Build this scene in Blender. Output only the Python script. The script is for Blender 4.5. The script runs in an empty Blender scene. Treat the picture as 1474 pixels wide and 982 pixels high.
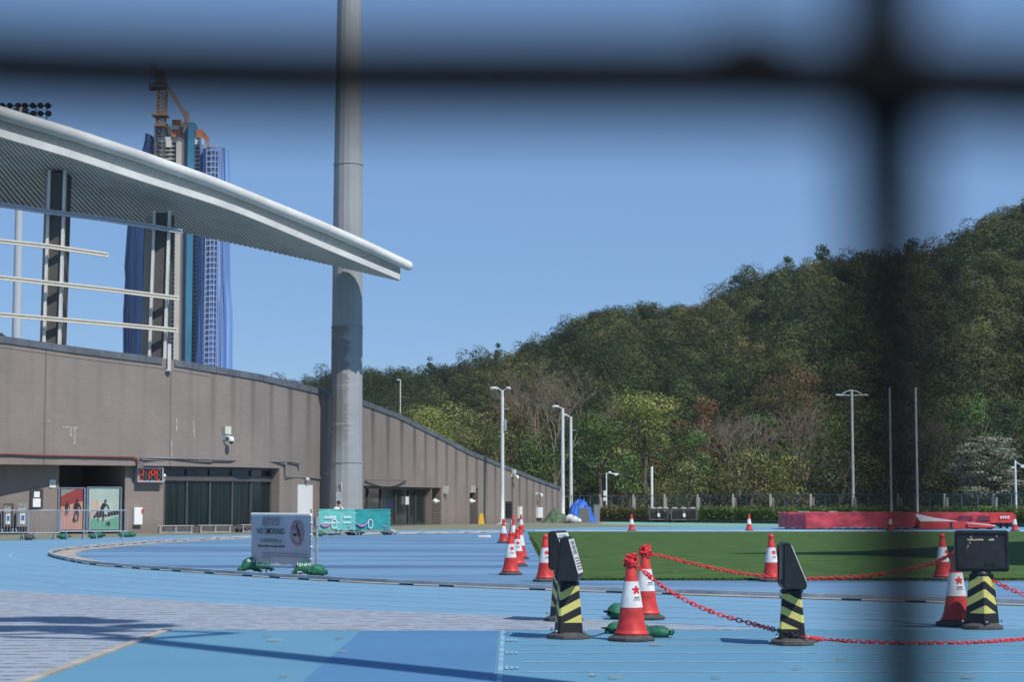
import bpy, bmesh, math, random
import numpy as np
from mathutils import Vector, Matrix

S = bpy.context.scene
C = S.collection
R = math.radians
random.seed(7)
rng = np.random.default_rng(11)

# ------------------------------------------------------------------ camera, sky, sun, exposure
F = 2866.0                       # focal length in pixels of the 1474 px wide photograph
EYE = 1.65
PITCH = math.atan(234 / F)
cam_d = bpy.data.cameras.new('camera')
cam = bpy.data.objects.new('camera', cam_d)
C.objects.link(cam)
cam.location = (0, 0, EYE)
cam.rotation_euler = (math.pi / 2 + PITCH, 0, 0)
cam_d.sensor_width = 36
cam_d.lens = 36 * F / 1474
cam_d.clip_start = 0.05
cam_d.clip_end = 8000
cam_d.dof.use_dof = True
cam_d.dof.focus_distance = 40
cam_d.dof.aperture_fstop = 4.7
S.camera = cam

SUN_AZ = R(40)                   # sun behind the camera, this far round to the right
SUN_EL = R(50.5)
sdir = Vector((math.sin(SUN_AZ) * math.cos(SUN_EL), -math.cos(SUN_AZ) * math.cos(SUN_EL), math.sin(SUN_EL)))
W = bpy.data.worlds.new('World')
S.world = W
W.use_nodes = True
nt = W.node_tree
bg = nt.nodes['Background']
sky = nt.nodes.new('ShaderNodeTexSky')
sky.sky_type = 'NISHITA'
sky.sun_disc = False
sky.sun_elevation = SUN_EL
sky.sun_rotation = math.atan2(sdir.x, sdir.y)
sky.altitude = 1300
sky.air_density = 1.0
sky.dust_density = 0.0
sky.ozone_density = 6.0
hs = nt.nodes.new('ShaderNodeMix'); hs.data_type = 'RGBA'; hs.blend_type = 'MULTIPLY'
hs.inputs[0].default_value = 1; hs.inputs[7].default_value = (.88, .92, 1.0, 1)
nt.links.new(sky.outputs[0], hs.inputs[6])
fl = nt.nodes.new('ShaderNodeMix'); fl.data_type = 'RGBA'; fl.inputs[0].default_value = .5      # even out the zenith-to-horizon change
fl.inputs[7].default_value = (1.65, 3.08, 5.5, 1)
nt.links.new(hs.outputs[2], fl.inputs[6]); nt.links.new(fl.outputs[2], bg.inputs[0])
bg.inputs[1].default_value = 0.105
sun_d = bpy.data.lights.new('sun', 'SUN')
sun_d.energy = 4.0
sun_d.angle = R(0.55)
sun_d.color = (1.0, 0.95, 0.87)
sun = bpy.data.objects.new('sun', sun_d)
C.objects.link(sun)
sun.rotation_euler = sdir.to_track_quat('Z', 'Y').to_euler()
S.view_settings.view_transform = 'Standard'
S.view_settings.look = 'None'
S.view_settings.exposure = 0.15
S.view_settings.gamma = 1.0
S.view_settings.use_curve_mapping = False

# ------------------------------------------------------------------ pixel -> place helpers
cp, sp_ = math.cos(PITCH), math.sin(PITCH)
def ray(px, py):
    u, v = (px - 737) / F, (491 - py) / F
    return Vector((u, cp - v * sp_, sp_ + v * cp))
def G(px, py, z=0.0):            # point on the level z seen at that pixel
    r = ray(px, py)
    t = (z - EYE) / r.z
    return Vector((r.x * t, r.y * t, z))
def at(px, py, Y):               # point at depth Y seen at that pixel
    r = ray(px, py)
    t = Y / r.y
    return Vector((r.x * t, Y, EYE + r.z * t))
def X(px, Y): return at(px, 725, Y).x
def Zat(py, Y): return at(737, py, Y).z

# ------------------------------------------------------------------ materials
MATS = {}
def mat(name, col, rough=0.7, spec=0.3, metal=0.0, var=0.12, scale=6.0, bump=0.0, emit=None, stretch=None, coord='Object', detail=5):
    if name in MATS: return MATS[name]
    m = bpy.data.materials.new(name); m.use_nodes = True
    n = m.node_tree.nodes; l = m.node_tree.links
    b = n['Principled BSDF']
    b.inputs['Roughness'].default_value = rough
    b.inputs['Specular IOR Level'].default_value = spec
    b.inputs['Metallic'].default_value = metal
    tc = n.new('ShaderNodeTexCoord')
    src = tc.outputs[coord]
    if stretch:
        mp = n.new('ShaderNodeMapping'); mp.inputs['Scale'].default_value = stretch
        l.new(src, mp.inputs[0]); src = mp.outputs[0]
    nz = n.new('ShaderNodeTexNoise'); nz.inputs['Scale'].default_value = scale; nz.inputs['Detail'].default_value = detail
    nz.inputs['Roughness'].default_value = 0.62
    l.new(src, nz.inputs['Vector'])
    rp = n.new('ShaderNodeValToRGB')
    c = Vector(col)
    lo = [max(0, x * (1 - var * 1.6)) for x in c]; hi = [min(1, x * (1 + var * 1.6)) for x in c]
    rp.color_ramp.elements[0].position = 0.3; rp.color_ramp.elements[0].color = (*lo, 1)
    rp.color_ramp.elements[1].position = 0.7; rp.color_ramp.elements[1].color = (*hi, 1)
    l.new(nz.outputs[0], rp.inputs[0]); l.new(rp.outputs[0], b.inputs['Base Color'])
    if bump:
        bp = n.new('ShaderNodeBump'); bp.inputs['Strength'].default_value = bump; bp.inputs['Distance'].default_value = 0.02
        l.new(nz.outputs[0], bp.inputs['Height']); l.new(bp.outputs[0], b.inputs['Normal'])
    if emit:
        b.inputs['Emission Color'].default_value = (*emit[0], 1); b.inputs['Emission Strength'].default_value = emit[1]
    MATS[name] = m
    return m
def nodes_of(m): return m.node_tree.nodes, m.node_tree.links, m.node_tree.nodes['Principled BSDF']
def math_node(n, l, op, a, b=None, clamp=False):
    x = n.new('ShaderNodeMath'); x.operation = op; x.use_clamp = clamp
    for i, v in enumerate((a, b)):
        if v is None: continue
        if isinstance(v, (int, float)): x.inputs[i].default_value = v
        else: l.new(v, x.inputs[i])
    return x.outputs[0]
def mix_col(n, l, fac, a, b):
    x = n.new('ShaderNodeMix'); x.data_type = 'RGBA'
    for k, v in ((0, fac), (6, a), (7, b)):
        if isinstance(v, (int, float)): x.inputs[k].default_value = v
        elif isinstance(v, tuple): x.inputs[k].default_value = (*v, 1)
        else: l.new(v, x.inputs[k])
    return x.outputs[2]

# ------------------------------------------------------------------ object helpers
def tag(o, label=None, cat=None, group=None, kind=None):
    if label: o['label'] = label
    if cat: o['category'] = cat
    if group: o['group'] = group
    if kind: o['kind'] = kind
    return o
def thing(name, label, cat, loc=(0, 0, 0), rz=0.0, group=None):
    o = bpy.data.objects.new(name, None); C.objects.link(o)
    o.empty_display_size = 0.2
    o.location = loc; o.rotation_euler = (0, 0, rz)
    return tag(o, label, cat, group)
def copy_tree(o, parent=None):
    c = o.copy(); C.objects.link(c); c.parent = parent
    for ch in list(o.children): copy_tree(ch, c)
    return c

class MB:
    """collects shapes and links them as one mesh object"""
    def __init__(s): s.v = []; s.f = []; s.m = []; s.sm = []; s.uv = {}
    def add(s, vs, fs, m=0, smooth=False):
        o = len(s.v); s.v += [tuple(p) for p in vs]
        for f in fs: s.f.append(tuple(i + o for i in f)); s.m.append(m); s.sm.append(smooth)
        return s
    def box(s, c, d, m=0, rot=None, taper=1.0):
        x, y, z = d[0] / 2, d[1] / 2, d[2] / 2
        vs = []
        for sz in (-1, 1):
            t = taper if sz > 0 else 1.0
            for sx, sy in ((-1, -1), (1, -1), (1, 1), (-1, 1)):
                p = Vector((sx * x * t, sy * y * t, sz * z))
                if rot is not None: p = rot @ p
                vs.append(p + Vector(c))
        return s.add(vs, [(3, 2, 1, 0), (4, 5, 6, 7), (0, 1, 5, 4), (1, 2, 6, 5), (2, 3, 7, 6), (3, 0, 4, 7)], m)
    def bar(s, a, b, w, h, m=0, up=(0, 0, 1)):
        a, b = Vector(a), Vector(b); d = (b - a); L = d.length
        if L < 1e-6: return s
        d /= L; u = Vector(up)
        if abs(d.dot(u)) > 0.98: u = Vector((0, 1, 0))
        x = d.cross(u).normalized(); z = x.cross(d)
        vs = []
        for p in (a, b):
            for sx, sz in ((-1, -1), (1, -1), (1, 1), (-1, 1)): vs.append(p + x * sx * w / 2 + z * sz * h / 2)
        return s.add(vs, [(0, 1, 2, 3), (7, 6, 5, 4), (0, 4, 5, 1), (1, 5, 6, 2), (2, 6, 7, 3), (3, 7, 4, 0)], m)
    def tube(s, pts, rad, n=8, m=0, caps=True, smooth=True, closed=False):
        pts = [Vector(p) for p in pts]; k = len(pts)
        if isinstance(rad, (int, float)): rad = [rad] * k
        prev = None; vs = []
        for i, p in enumerate(pts):
            if closed: d = pts[(i + 1) % k] - pts[i - 1]
            else: d = pts[min(i + 1, k - 1)] - pts[max(i - 1, 0)]
            d.normalize()
            if prev is None:
                u = Vector((0, 0, 1)) if abs(d.z) < 0.9 else Vector((1, 0, 0))
                x = d.cross(u).normalized()
            else:
                x = (prev - d * prev.dot(d)).normalized()
            prev = x; y = d.cross(x)
            for j in range(n):
                a = 2 * math.pi * j / n
                vs.append(p + (x * math.cos(a) + y * math.sin(a)) * rad[i])
        fs = []
        for i in range(k if closed else k - 1):
            i2 = (i + 1) % k
            for j in range(n):
                j2 = (j + 1) % n
                fs.append((i * n + j, i * n + j2, i2 * n + j2, i2 * n + j))
        s.add(vs, fs, m, smooth)
        if caps and not closed:
            o = len(s.v) - len(vs); e = len(s.v)
            s.v += s.v[o:o + n] + s.v[o + (k - 1) * n:o + k * n]
            s.f.append(tuple(e + j for j in reversed(range(n)))); s.m.append(m); s.sm.append(False)
            s.f.append(tuple(e + n + j for j in range(n))); s.m.append(m); s.sm.append(False)
        return s
    def lathe(s, prof, n=20, c=(0, 0, 0), m=0, smooth=True, rot0=0.0, mats=None):
        c = Vector(c); k = len(prof); vs = []
        for r, z in prof:
            for j in range(n):
                a = rot0 + 2 * math.pi * j / n
                vs.append(c + Vector((r * math.cos(a), r * math.sin(a), z)))
        o = len(s.v)
        s.v += [tuple(p) for p in vs]
        for i in range(k - 1):
            for j in range(n):
                j2 = (j + 1) % n
                s.f.append((o + i * n + j, o + i * n + j2, o + (i + 1) * n + j2, o + (i + 1) * n + j))
                s.m.append(mats[i] if mats else m); s.sm.append(smooth)
        e = len(s.v); s.v += s.v[o:o + n] + s.v[o + (k - 1) * n:o + k * n]
        s.f.append(tuple(e + j for j in reversed(range(n)))); s.m.append(mats[0] if mats else m); s.sm.append(False)
        s.f.append(tuple(e + n + j for j in range(n))); s.m.append(mats[-1] if mats else m); s.sm.append(False)
        return s
    def prism(s, poly, z0, z1, m=0):
        n = len(poly)
        vs = [Vector((p[0], p[1], z0)) for p in poly] + [Vector((p[0], p[1], z1)) for p in poly]
        fs = [tuple(reversed(range(n))), tuple(range(n, 2 * n))] + [(i, (i + 1) % n, n + (i + 1) % n, n + i) for i in range(n)]
        return s.add(vs, fs, m)
    def slab(s, front, back, m=0):       # two matching point loops joined into a solid
        n = len(front)
        fs = [tuple(range(n)), tuple(reversed(range(n, 2 * n)))] + [(i, n + i, n + (i + 1) % n, (i + 1) % n) for i in range(n)]
        return s.add(list(front) + list(back), fs, m)
    def ball(s, c, r, m=0, n=10, k=7, rot=None):
        if isinstance(r, (int, float)): r = (r, r, r)
        vs = []; c = Vector(c)
        for i in range(1, k):
            t = math.pi * i / k
            for j in range(n):
                a = 2 * math.pi * j / n
                p = Vector((r[0] * math.sin(t) * math.cos(a), r[1] * math.sin(t) * math.sin(a), -r[2] * math.cos(t)))
                vs.append(c + (rot @ p if rot is not None else p))
        b = Vector((0, 0, -r[2])); tp = Vector((0, 0, r[2]))
        if rot is not None: b = rot @ b; tp = rot @ tp
        vs += [c + b, c + tp]
        fs = []
        for i in range(k - 2):
            for j in range(n):
                j2 = (j + 1) % n
                fs.append((i * n + j, i * n + j2, (i + 1) * n + j2, (i + 1) * n + j))
        nb = (k - 1) * n
        for j in range(n):
            j2 = (j + 1) % n
            fs.append((nb, j2, j)); fs.append((nb + 1, (k - 2) * n + j, (k - 2) * n + j2))
        return s.add(vs, fs, m, True)
    def build(s, name, mats, parent=None, world=False, bevel=0.0, uvs=None):
        me = bpy.data.meshes.new(name)
        off = Vector((0, 0, 0))
        if parent is not None and world:
            off = parent.location
        vs = [tuple(Vector(p) - off) for p in s.v] if world else s.v
        me.from_pydata(vs, [], s.f)
        for mm in (mats if isinstance(mats, (list, tuple)) else [mats]): me.materials.append(mm)
        me.polygons.foreach_set('material_index', s.m)
        me.polygons.foreach_set('use_smooth', s.sm)
        if uvs:
            for nm, fn in uvs.items():
                lay = me.uv_layers.new(name=nm)
                for lp in me.loops: lay.data[lp.index].uv = fn(s.v[lp.vertex_index])
        me.update()
        if bevel:
            bm = bmesh.new(); bm.from_mesh(me)
            bmesh.ops.bevel(bm, geom=[e for e in bm.edges if len(e.link_faces) == 2 and e.calc_face_angle(0) > 0.5],
                            offset=bevel, segments=2, affect='EDGES', clamp_overlap=True)
            bm.to_mesh(me); bm.free()
        o = bpy.data.objects.new(name, me); C.objects.link(o)
        if parent is not None: o.parent = parent
        return o

def text_mesh(name, body, size, m, parent, loc, rot, align='CENTER', thick=0.0, sx=1.0, bold=0.0):
    cu = bpy.data.curves.new(name, 'FONT'); cu.body = body; cu.size = size; cu.align_x = align; cu.align_y = 'CENTER'
    cu.extrude = thick; cu.offset = bold; cu.space_character = 1.1
    t = bpy.data.objects.new(name + '_curve', cu); C.objects.link(t)
    dg = bpy.context.evaluated_depsgraph_get()
    me = bpy.data.meshes.new_from_object(t.evaluated_get(dg))
    C.objects.unlink(t); bpy.data.objects.remove(t)
    me.materials.clear(); me.materials.append(m)
    o = bpy.data.objects.new(name, me); C.objects.link(o); o.parent = parent
    o.location = loc; o.rotation_euler = rot; o.scale = (sx, 1, 1)
    return o

def smooth_tab(tab, win=25):
    xs = np.arange(tab[0][0], tab[-1][0] + 1, 1.0)
    ys = np.interp(xs, [t[0] for t in tab], [t[1] for t in tab])
    pad = win
    yp = np.concatenate([ys[0] + (ys[0] - ys[1:pad + 1][::-1]), ys, ys[-1] + (ys[-1] - ys[-pad - 1:-1][::-1])])
    k = np.ones(win) / win
    sm = np.convolve(yp, k, 'same')[pad:-pad]
    return lambda x: float(np.interp(x, xs, sm))

# leaf clouds: arrays of quads
def leaf_mesh(name, cen, nor, size, col, material, parent=None, off=None):
    n = len(cen)
    nor = nor / (np.linalg.norm(nor, axis=1, keepdims=True) + 1e-9)
    ref = rng.normal(size=(n, 3))
    t = np.cross(nor, ref); t /= (np.linalg.norm(t, axis=1, keepdims=True) + 1e-9)
    b = np.cross(nor, t)
    asp = rng.uniform(0.45, 0.8, n)[:, None]
    s = size[:, None] * 0.5
    bend = nor * s * 0.25
    v = np.stack([cen - t * s, cen - b * s * asp + bend, cen + t * s, cen + b * s * asp + bend], axis=1).reshape(-1, 3)
    if off is not None: v = v - np.array(off)[None]
    me = bpy.data.meshes.new(name)
    me.vertices.add(4 * n); me.vertices.foreach_set('co', v.astype(np.float32).ravel())
    me.loops.add(4 * n); me.loops.foreach_set('vertex_index', np.arange(4 * n, dtype=np.int32))
    me.polygons.add(n)
    me.polygons.foreach_set('loop_start', np.arange(0, 4 * n, 4, dtype=np.int32))
    at_ = me.attributes.new('tint', 'FLOAT_COLOR', 'POINT')
    c4 = np.ones((n, 4), np.float32); c4[:, :3] = np.clip(col, 0, 1)
    at_.data.foreach_set('color', np.repeat(c4, 4, axis=0).ravel())
    me.materials.append(material)
    me.update(calc_edges=True)
    o = bpy.data.objects.new(name, me); C.objects.link(o)
    if parent is not None: o.parent = parent
    return o
def ell_leaves(c, r, n, fill=0.25, jit=0.42):
    d = rng.normal(size=(n, 3)); d /= np.linalg.norm(d, axis=1, keepdims=True)
    rr = 1 - np.abs(rng.normal(size=(n, 1))) * fill
    rr = np.clip(rr, 0.15, 1.12)
    f = rng.uniform(0, 6.28, 4)
    wob = 1 + .14 * np.sin(3.1 * d[:, :1] + 2 * d[:, 2:] + f[0]) + .1 * np.sin(4.7 * d[:, 1:2] - 3 * d[:, :1] + f[1]) + .08 * np.sin(6.3 * d[:, 2:] + 4 * d[:, 1:2] + f[2])
    p = np.array(c)[None] + d * rr * wob * np.array(r)[None]
    nn = d / np.array(r)[None]
    nn /= np.linalg.norm(nn, axis=1, keepdims=True)
    nn = nn + rng.normal(size=(n, 3)) * jit
    return p, nn

fol = bpy.data.materials.new('foliage'); fol.use_nodes = True
n_, l_, b_ = nodes_of(fol)
a_ = n_.new('ShaderNodeAttribute'); a_.attribute_name = 'tint'
l_.new(a_.outputs['Color'], b_.inputs['Base Color'])
b_.inputs['Roughness'].default_value = 0.65; b_.inputs['Specular IOR Level'].default_value = 0.25
tr_ = n_.new('ShaderNodeBsdfTranslucent'); l_.new(a_.outputs['Color'], tr_.inputs[0])
mx_ = n_.new('ShaderNodeMixShader'); mx_.inputs[0].default_value = 0.22
l_.new(b_.outputs[0], mx_.inputs[1]); l_.new(tr_.outputs[0], mx_.inputs[2])
l_.new(mx_.outputs[0], n_['Material Output'].inputs[0])

M = dict(
    white_paint=mat('white_paint', (.78, .79, .78), .4, var=.04),
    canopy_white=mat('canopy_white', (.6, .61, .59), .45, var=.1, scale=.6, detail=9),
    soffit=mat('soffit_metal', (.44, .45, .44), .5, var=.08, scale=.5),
    cream=mat('cream_steel', (.72, .68, .58), .5, var=.06),
    gap_shade_black=mat('gap_shade_black', (.035, .035, .037), .75, var=.25, scale=14, bump=.3),
    dark_plastic=mat('dark_plastic', (.018, .019, .021), .42, spec=.4, var=.25, scale=9),
    cone_red=mat('cone_red', (.56, .045, .04), .5, spec=.35, var=.28, scale=4, detail=8),
    cone_white=mat('cone_white', (.66, .66, .66), .5, var=.16, scale=6, detail=9),
    red_chain=mat('red_chain', (.66, .04, .045), .4, var=.15),
    black_chain=mat('black_chain', (.03, .02, .03), .45, var=.15),
    steel=mat('galvanised_steel', (.42, .44, .47), .45, metal=.3, var=.15, scale=8),
    grey_pole=mat('grey_pole', (.62, .64, .66), .5, var=.08, scale=3),
    blue_grey=mat('blue_grey_steel', (.16, .2, .26), .5, var=.12),
    dark_steel=mat('dark_steel', (.05, .055, .06), .5, var=.2),
    black=mat('black_ink', (.012, .012, .013), .7, var=.1),
    grey_ink=mat('grey_ink', (.16, .16, .19), .7, var=.1),
    red_ink=mat('red_ink', (.5, .05, .07), .6, var=.1),
    bag_green=mat('sandbag_green', (.022, .13, .078), .55, spec=.3, var=.3, scale=9, bump=.5),
    concrete=mat('pale_concrete', (.4, .38, .35), .85, var=.15, scale=4, bump=.2),
)
# ------------------------------------------------------------------ ground, track, turf
def sheet(name, pts, z, m, parent=None):
    me = bpy.data.meshes.new(name)
    bm = bmesh.new()
    vs = [bm.verts.new((p[0], p[1], z)) for p in pts]
    f = bm.faces.new(vs); f.normal_update()
    if f.normal.z < 0: f.normal_flip()
    bmesh.ops.triangulate(bm, faces=[f])
    bm.to_mesh(me); bm.free(); me.materials.append(m)
    o = bpy.data.objects.new(name, me); C.objects.link(o)
    return tag(o, kind='structure')
def spline(pts, step=0.6):
    P = [Vector(p) for p in pts]; out = []
    for i in range(len(P) - 1):
        p0 = P[max(i - 1, 0)]; p1 = P[i]; p2 = P[i + 1]; p3 = P[min(i + 2, len(P) - 1)]
        n = max(2, int((p2 - p1).length / step))
        for k in range(n):
            t = k / n
            out.append(0.5 * ((2 * p1) + (p2 - p0) * t + (2 * p0 - 5 * p1 + 4 * p2 - p3) * t * t + (3 * p1 - p0 - 3 * p2 + p3) * t ** 3))
    out.append(P[-1])
    return out
def offset(line, d):
    out = []
    for i, p in enumerate(line):
        a = line[max(i - 1, 0)]; b = line[min(i + 1, len(line) - 1)]
        t = (b - a); t.z = 0; t.normalize()
        out.append(p + Vector((t.y, -t.x, 0)) * d)
    return out
def ribbon(name, line, d0, d1, z, m, parent=None, structure=True):
    A = offset(line, d0); B = offset(line, d1); n = len(A)
    mb = MB()
    mb.add([(p.x, p.y, z) for p in A] + [(p.x, p.y, z) for p in B], [(i, i + 1, n + i + 1, n + i) for i in range(n - 1)])
    o = mb.build(name, m, parent)
    me = o.data
    if me.polygons[0].normal.z < 0: me.flip_normals()
    if structure: tag(o, kind='structure')
    return o

def track_mat(name, col, dark, streak=0.0, speck=0.22, wear=0.25):
    m = mat(name, col, .78, spec=.25, var=.03)
    n, l, b = nodes_of(m)
    tc = n.new('ShaderNodeTexCoord'); P = tc.outputs['Object']
    def noise(sc, stretch=None, det=4, rough=.6):
        v = P
        if stretch:
            mp = n.new('ShaderNodeMapping'); mp.inputs['Scale'].default_value = stretch; l.new(P, mp.inputs[0]); v = mp.outputs[0]
        x = n.new('ShaderNodeTexNoise'); x.inputs['Scale'].default_value = sc; x.inputs['Detail'].default_value = det
        x.inputs['Roughness'].default_value = rough; l.new(v, x.inputs['Vector']); return x.outputs[0]
    def ramp(v, a, bb):
        r = n.new('ShaderNodeMapRange'); r.inputs[1].default_value = a; r.inputs[2].default_value = bb; l.new(v, r.inputs[0]); return r.outputs[0]
    big = ramp(noise(.16, None, 5), .35, .7)
    fine = ramp(noise(34, None, 2), .3, .7)
    c = mix_col(n, l, math_node(n, l, 'MULTIPLY', big, wear), tuple(col), tuple(x * 1.35 for x in col))
    c = mix_col(n, l, math_node(n, l, 'MULTIPLY', fine, speck), c, tuple(x * .58 for x in col))
    if streak:
        st = ramp(noise(1.0, (.05, .3, 1), 6, .6), .45, .68)
        c = mix_col(n, l, math_node(n, l, 'MULTIPLY', st, streak), c, tuple(dark))
    dirt = ramp(noise(.9, None, 7, .7), .62, .8)
    c = mix_col(n, l, math_node(n, l, 'MULTIPLY', dirt, .3), c, (.3, .3, .3))
    l.new(c, b.inputs['Base Color'])
    bp = n.new('ShaderNodeBump'); bp.inputs['Strength'].default_value = .35; bp.inputs['Distance'].default_value = .004
    l.new(noise(60, None, 2), bp.inputs['Height']); l.new(bp.outputs[0], b.inputs['Normal'])
    return m
BLUE = (.165, .325, .465)
m_track = track_mat('track_blue', BLUE, (.08, .17, .3), .16)
m_dzone = track_mat('dzone_blue', (.15, .28, .43), (.05, .105, .2), .9)
m_run = track_mat('runway_blue', (.115, .275, .4), (.05, .12, .2), .12, .25)
m_patch = track_mat('patch_blue', (.085, .215, .385), (.03, .08, .2), .2, .3, .3)
m_line = mat('line_paint', (.3, .46, .62), .75, var=.25, scale=2.2)
m_faint = mat('faint_paint', (.22, .37, .5), .75, var=.25, scale=2.2)
m_wline = mat('white_line', (.6, .66, .7), .75, var=.3, scale=1.5)
m_earth = mat('earth', (.09, .085, .055), .95, var=.3, scale=.3)
m_olive = mat('olive_pavement', (.2, .21, .15), .9, var=.16, scale=.5)
m_mint = mat('mint_pavement', (.19, .38, .27), .85, var=.1, scale=.3)
m_beige = mat('beige_kerb', (.38, .34, .29), .85, var=.2, scale=1.2)
# pavers
m_pave = mat('pavers', (.4, .39, .43), .85, var=.1)
n, l, b = nodes_of(m_pave)
tc = n.new('ShaderNodeTexCoord')
def pn(sc, stretch, det=3):
    mp = n.new('ShaderNodeMapping'); mp.inputs['Scale'].default_value = stretch; l.new(tc.outputs['Object'], mp.inputs[0])
    x = n.new('ShaderNodeTexNoise'); x.inputs['Scale'].default_value = sc; x.inputs['Detail'].default_value = det; l.new(mp.outputs[0], x.inputs['Vector']); return x.outputs[0]
pxyz = n.new('ShaderNodeSeparateXYZ'); l.new(tc.outputs['Object'], pxyz.inputs[0])
row = math_node(n, l, 'ADD', math_node(n, l, 'MULTIPLY', pxyz.outputs[1], 2.3), math_node(n, l, 'MULTIPLY', pn(1.0, (.7, .7, 1), 3), 1.5))
gap = math_node(n, l, 'LESS_THAN', math_node(n, l, 'FRACT', row), .26)
brk = math_node(n, l, 'GREATER_THAN', pn(1.0, (4.2, 6, 1), 3), .48)
gap = math_node(n, l, 'MULTIPLY', gap, brk)
brc = mix_col(n, l, pn(1.0, (3, 9, 1), 4), (.235, .28, .34), (.345, .40, .475))
brc = mix_col(n, l, math_node(n, l, 'MULTIPLY', gap, .9), brc, (.11, .105, .12))
nz1 = n.new('ShaderNodeTexNoise'); nz1.inputs['Scale'].default_value = .5; nz1.inputs['Detail'].default_value = 6; l.new(tc.outputs['Object'], nz1.inputs['Vector'])
rr = n.new('ShaderNodeMapRange'); rr.inputs[1].default_value = .45; rr.inputs[2].default_value = .75; l.new(nz1.outputs[0], rr.inputs[0])
l.new(mix_col(n, l, math_node(n, l, 'MULTIPLY', rr.outputs[0], .22), brc, (.33, .31, .3)), b.inputs['Base Color'])

sheet('ground', [(-1180, -140), (1180, -140), (1180, 1330), (-1180, 1330)], -.04, m_earth)
sheet('running_track', [(-60, -4), (90, -4), (90, 190), (-60, 190)], 0, m_track)

kerb_px = [(2050, 893), (1474, 873), (1090, 861), (740, 849), (502, 839), (301, 826.5), (150, 815.5), (90, 806), (72, 799), (90, 793),
           (125, 789.3), (201, 783), (303, 777.2), (359, 775), (457, 772), (580, 769.3), (720, 767.3)]
kerb_line = spline([G(*p) for p in kerb_px])
kerb_line = kerb_line + [Vector((20, 118, 0)), Vector((60, 124, 0))]
sheet('infield_surface', [(p.x, p.y) for p in kerb_line] + [(60, 30)], .004, m_dzone)
ribbon('gutter_strip', kerb_line[:-2], .06, .8, .008, m_beige)
# lane lines, one sheet of paint per lane (negative side is the infield)
for k in range(1, 8):
    ribbon('lane_line', kerb_line[:-2], -1.22 * k, -1.22 * k - .05, .004, m_line)
# straight lanes
for k in range(0, 6):
    y = 24.5 - 1.22 * k
    sheet('lane_line', [(.1, y), (40, y), (40, y + .05), (.1, y + .05)], .0085, m_line)
outer_px = [(-300, 838), (-80, 846), (0, 850), (201, 862.5), (371, 873), (740, 888), (1041, 903.5), (1090, 907.5)]
YL = G(700, 908).y
XL = -4.52
outer = spline([G(*p) for p in outer_px], 1.0)
sheet('paving', [(p.x, p.y) for p in outer] + [(outer[-1].x, YL), (XL, YL), (XL, -3), (-40, -3), (-40, outer[0].y)], .006, m_pave)
sheet('runway', [(XL + .1, -3), (30, -3), (30, YL - 4), (8, YL), (XL + .1, YL)], .005, m_run)
sheet('landing_patch', [(-1.88, -3), (-.16, -3), (-.17, YL - .18), (-1.95, YL - .18)], .0095, m_patch)
sheet('edge_line', [(-3.2, YL - .17), (-.1, YL - .17), (-.1, YL - .12), (-3.2, YL - .12)], .0095, m_wline)
sheet('edge_line', [(-.14, -3), (-.09, -3), (-.09, YL - .18), (-.14, YL - .18)], .0095, m_faint)
mb = MB()
for y0 in (23.9, 21.9, 19.9):
    for dx in (0, .05, .1):
        mb.add([(-.07 + dx, y0 + dx * .5, .0135), (-.035 + dx, y0 + dx * .5, .0135), (-.035 + dx, y0 + .42 - dx, .0135), (-.07 + dx, y0 + .42 - dx, .0135)], [(0, 1, 2, 3)])
tag(mb.build('lane_marks', m_faint), kind='structure')
mb = MB(); mb.box((XL + .05, (YL - 3) / 2, .01), (.11, YL + 3, .03)); tag(mb.build('edging_strip', m_beige), kind='structure')
# aluminium kerb rail on feet
kr = thing('track_kerb', 'low grey metal kerb rail on small feet curving round the inside of the blue track', 'kerb', tuple(kerb_line[0]))
mb = MB(); kl = kerb_line[:-2]
A, B = offset(kl, .045), offset(kl, -.045); nK = len(kl)
for (za, zb) in ((.035, .105),):
    vs = []
    for q in (A, B):
        vs += [(p.x, p.y, za) for p in q] + [(p.x, p.y, zb) for p in q]
    fs = []
    for i in range(nK - 1):
        fs += [(i, i + 1, nK + i + 1, nK + i), (2 * nK + i, 3 * nK + i, 3 * nK + i + 1, 2 * nK + i + 1), (nK + i, nK + i + 1, 3 * nK + i + 1, 3 * nK + i), (i, 2 * nK + i, 2 * nK + i + 1, i + 1)]
    mb.add(vs, fs)
m_kerb = mat('kerb_metal', (.4, .4, .41), .6, var=.25, scale=1.3)
mb.build('rail', m_kerb, kr, world=True)
mb = MB(); acc = 0; nxt = 0
for i in range(1, nK):
    acc += (kl[i] - kl[i - 1]).length
    if acc >= nxt:
        t = (kl[i] - kl[i - 1]).normalized()
        mb.bar(kl[i] + Vector((0, 0, .019)) - t * .16, kl[i] + Vector((0, 0, .019)) + t * .16, .09, .03); nxt = acc + random.choice((1.1, 1.5, 1.9))
mb.build('gap_dark_feet', M['gap_shade_black'], kr, world=True)  # black colour stands in for the shaded gaps under the rail
tag(kr.children[1], kind='stuff')

sheet('olive_pavement', [G(*p)[:2] for p in [(-250, 786), (0, 778.5), (190, 773), (240, 771.2), (345, 769.8), (460, 766.8), (560, 764.2), (640, 763.3), (760, 762), (850, 759.6), (990, 758.6)]]
      + [(60, 150), (60, 195), (-2, 195), (-8, 175), (-40, 140), (-60, 100)], .004, m_olive)
sheet('mint_pavement', [G(*p)[:2] for p in [(860, 755), (930, 757), (1000, 758.6), (1474, 758.6), (1900, 758.6), (1900, 752.3), (870, 752.3)]], .008, m_mint)
sheet('edge_line', [(X(770, 118), 118), (60, 118), (60, 120), (X(770, 120), 120)], .0095, m_wline)

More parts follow.
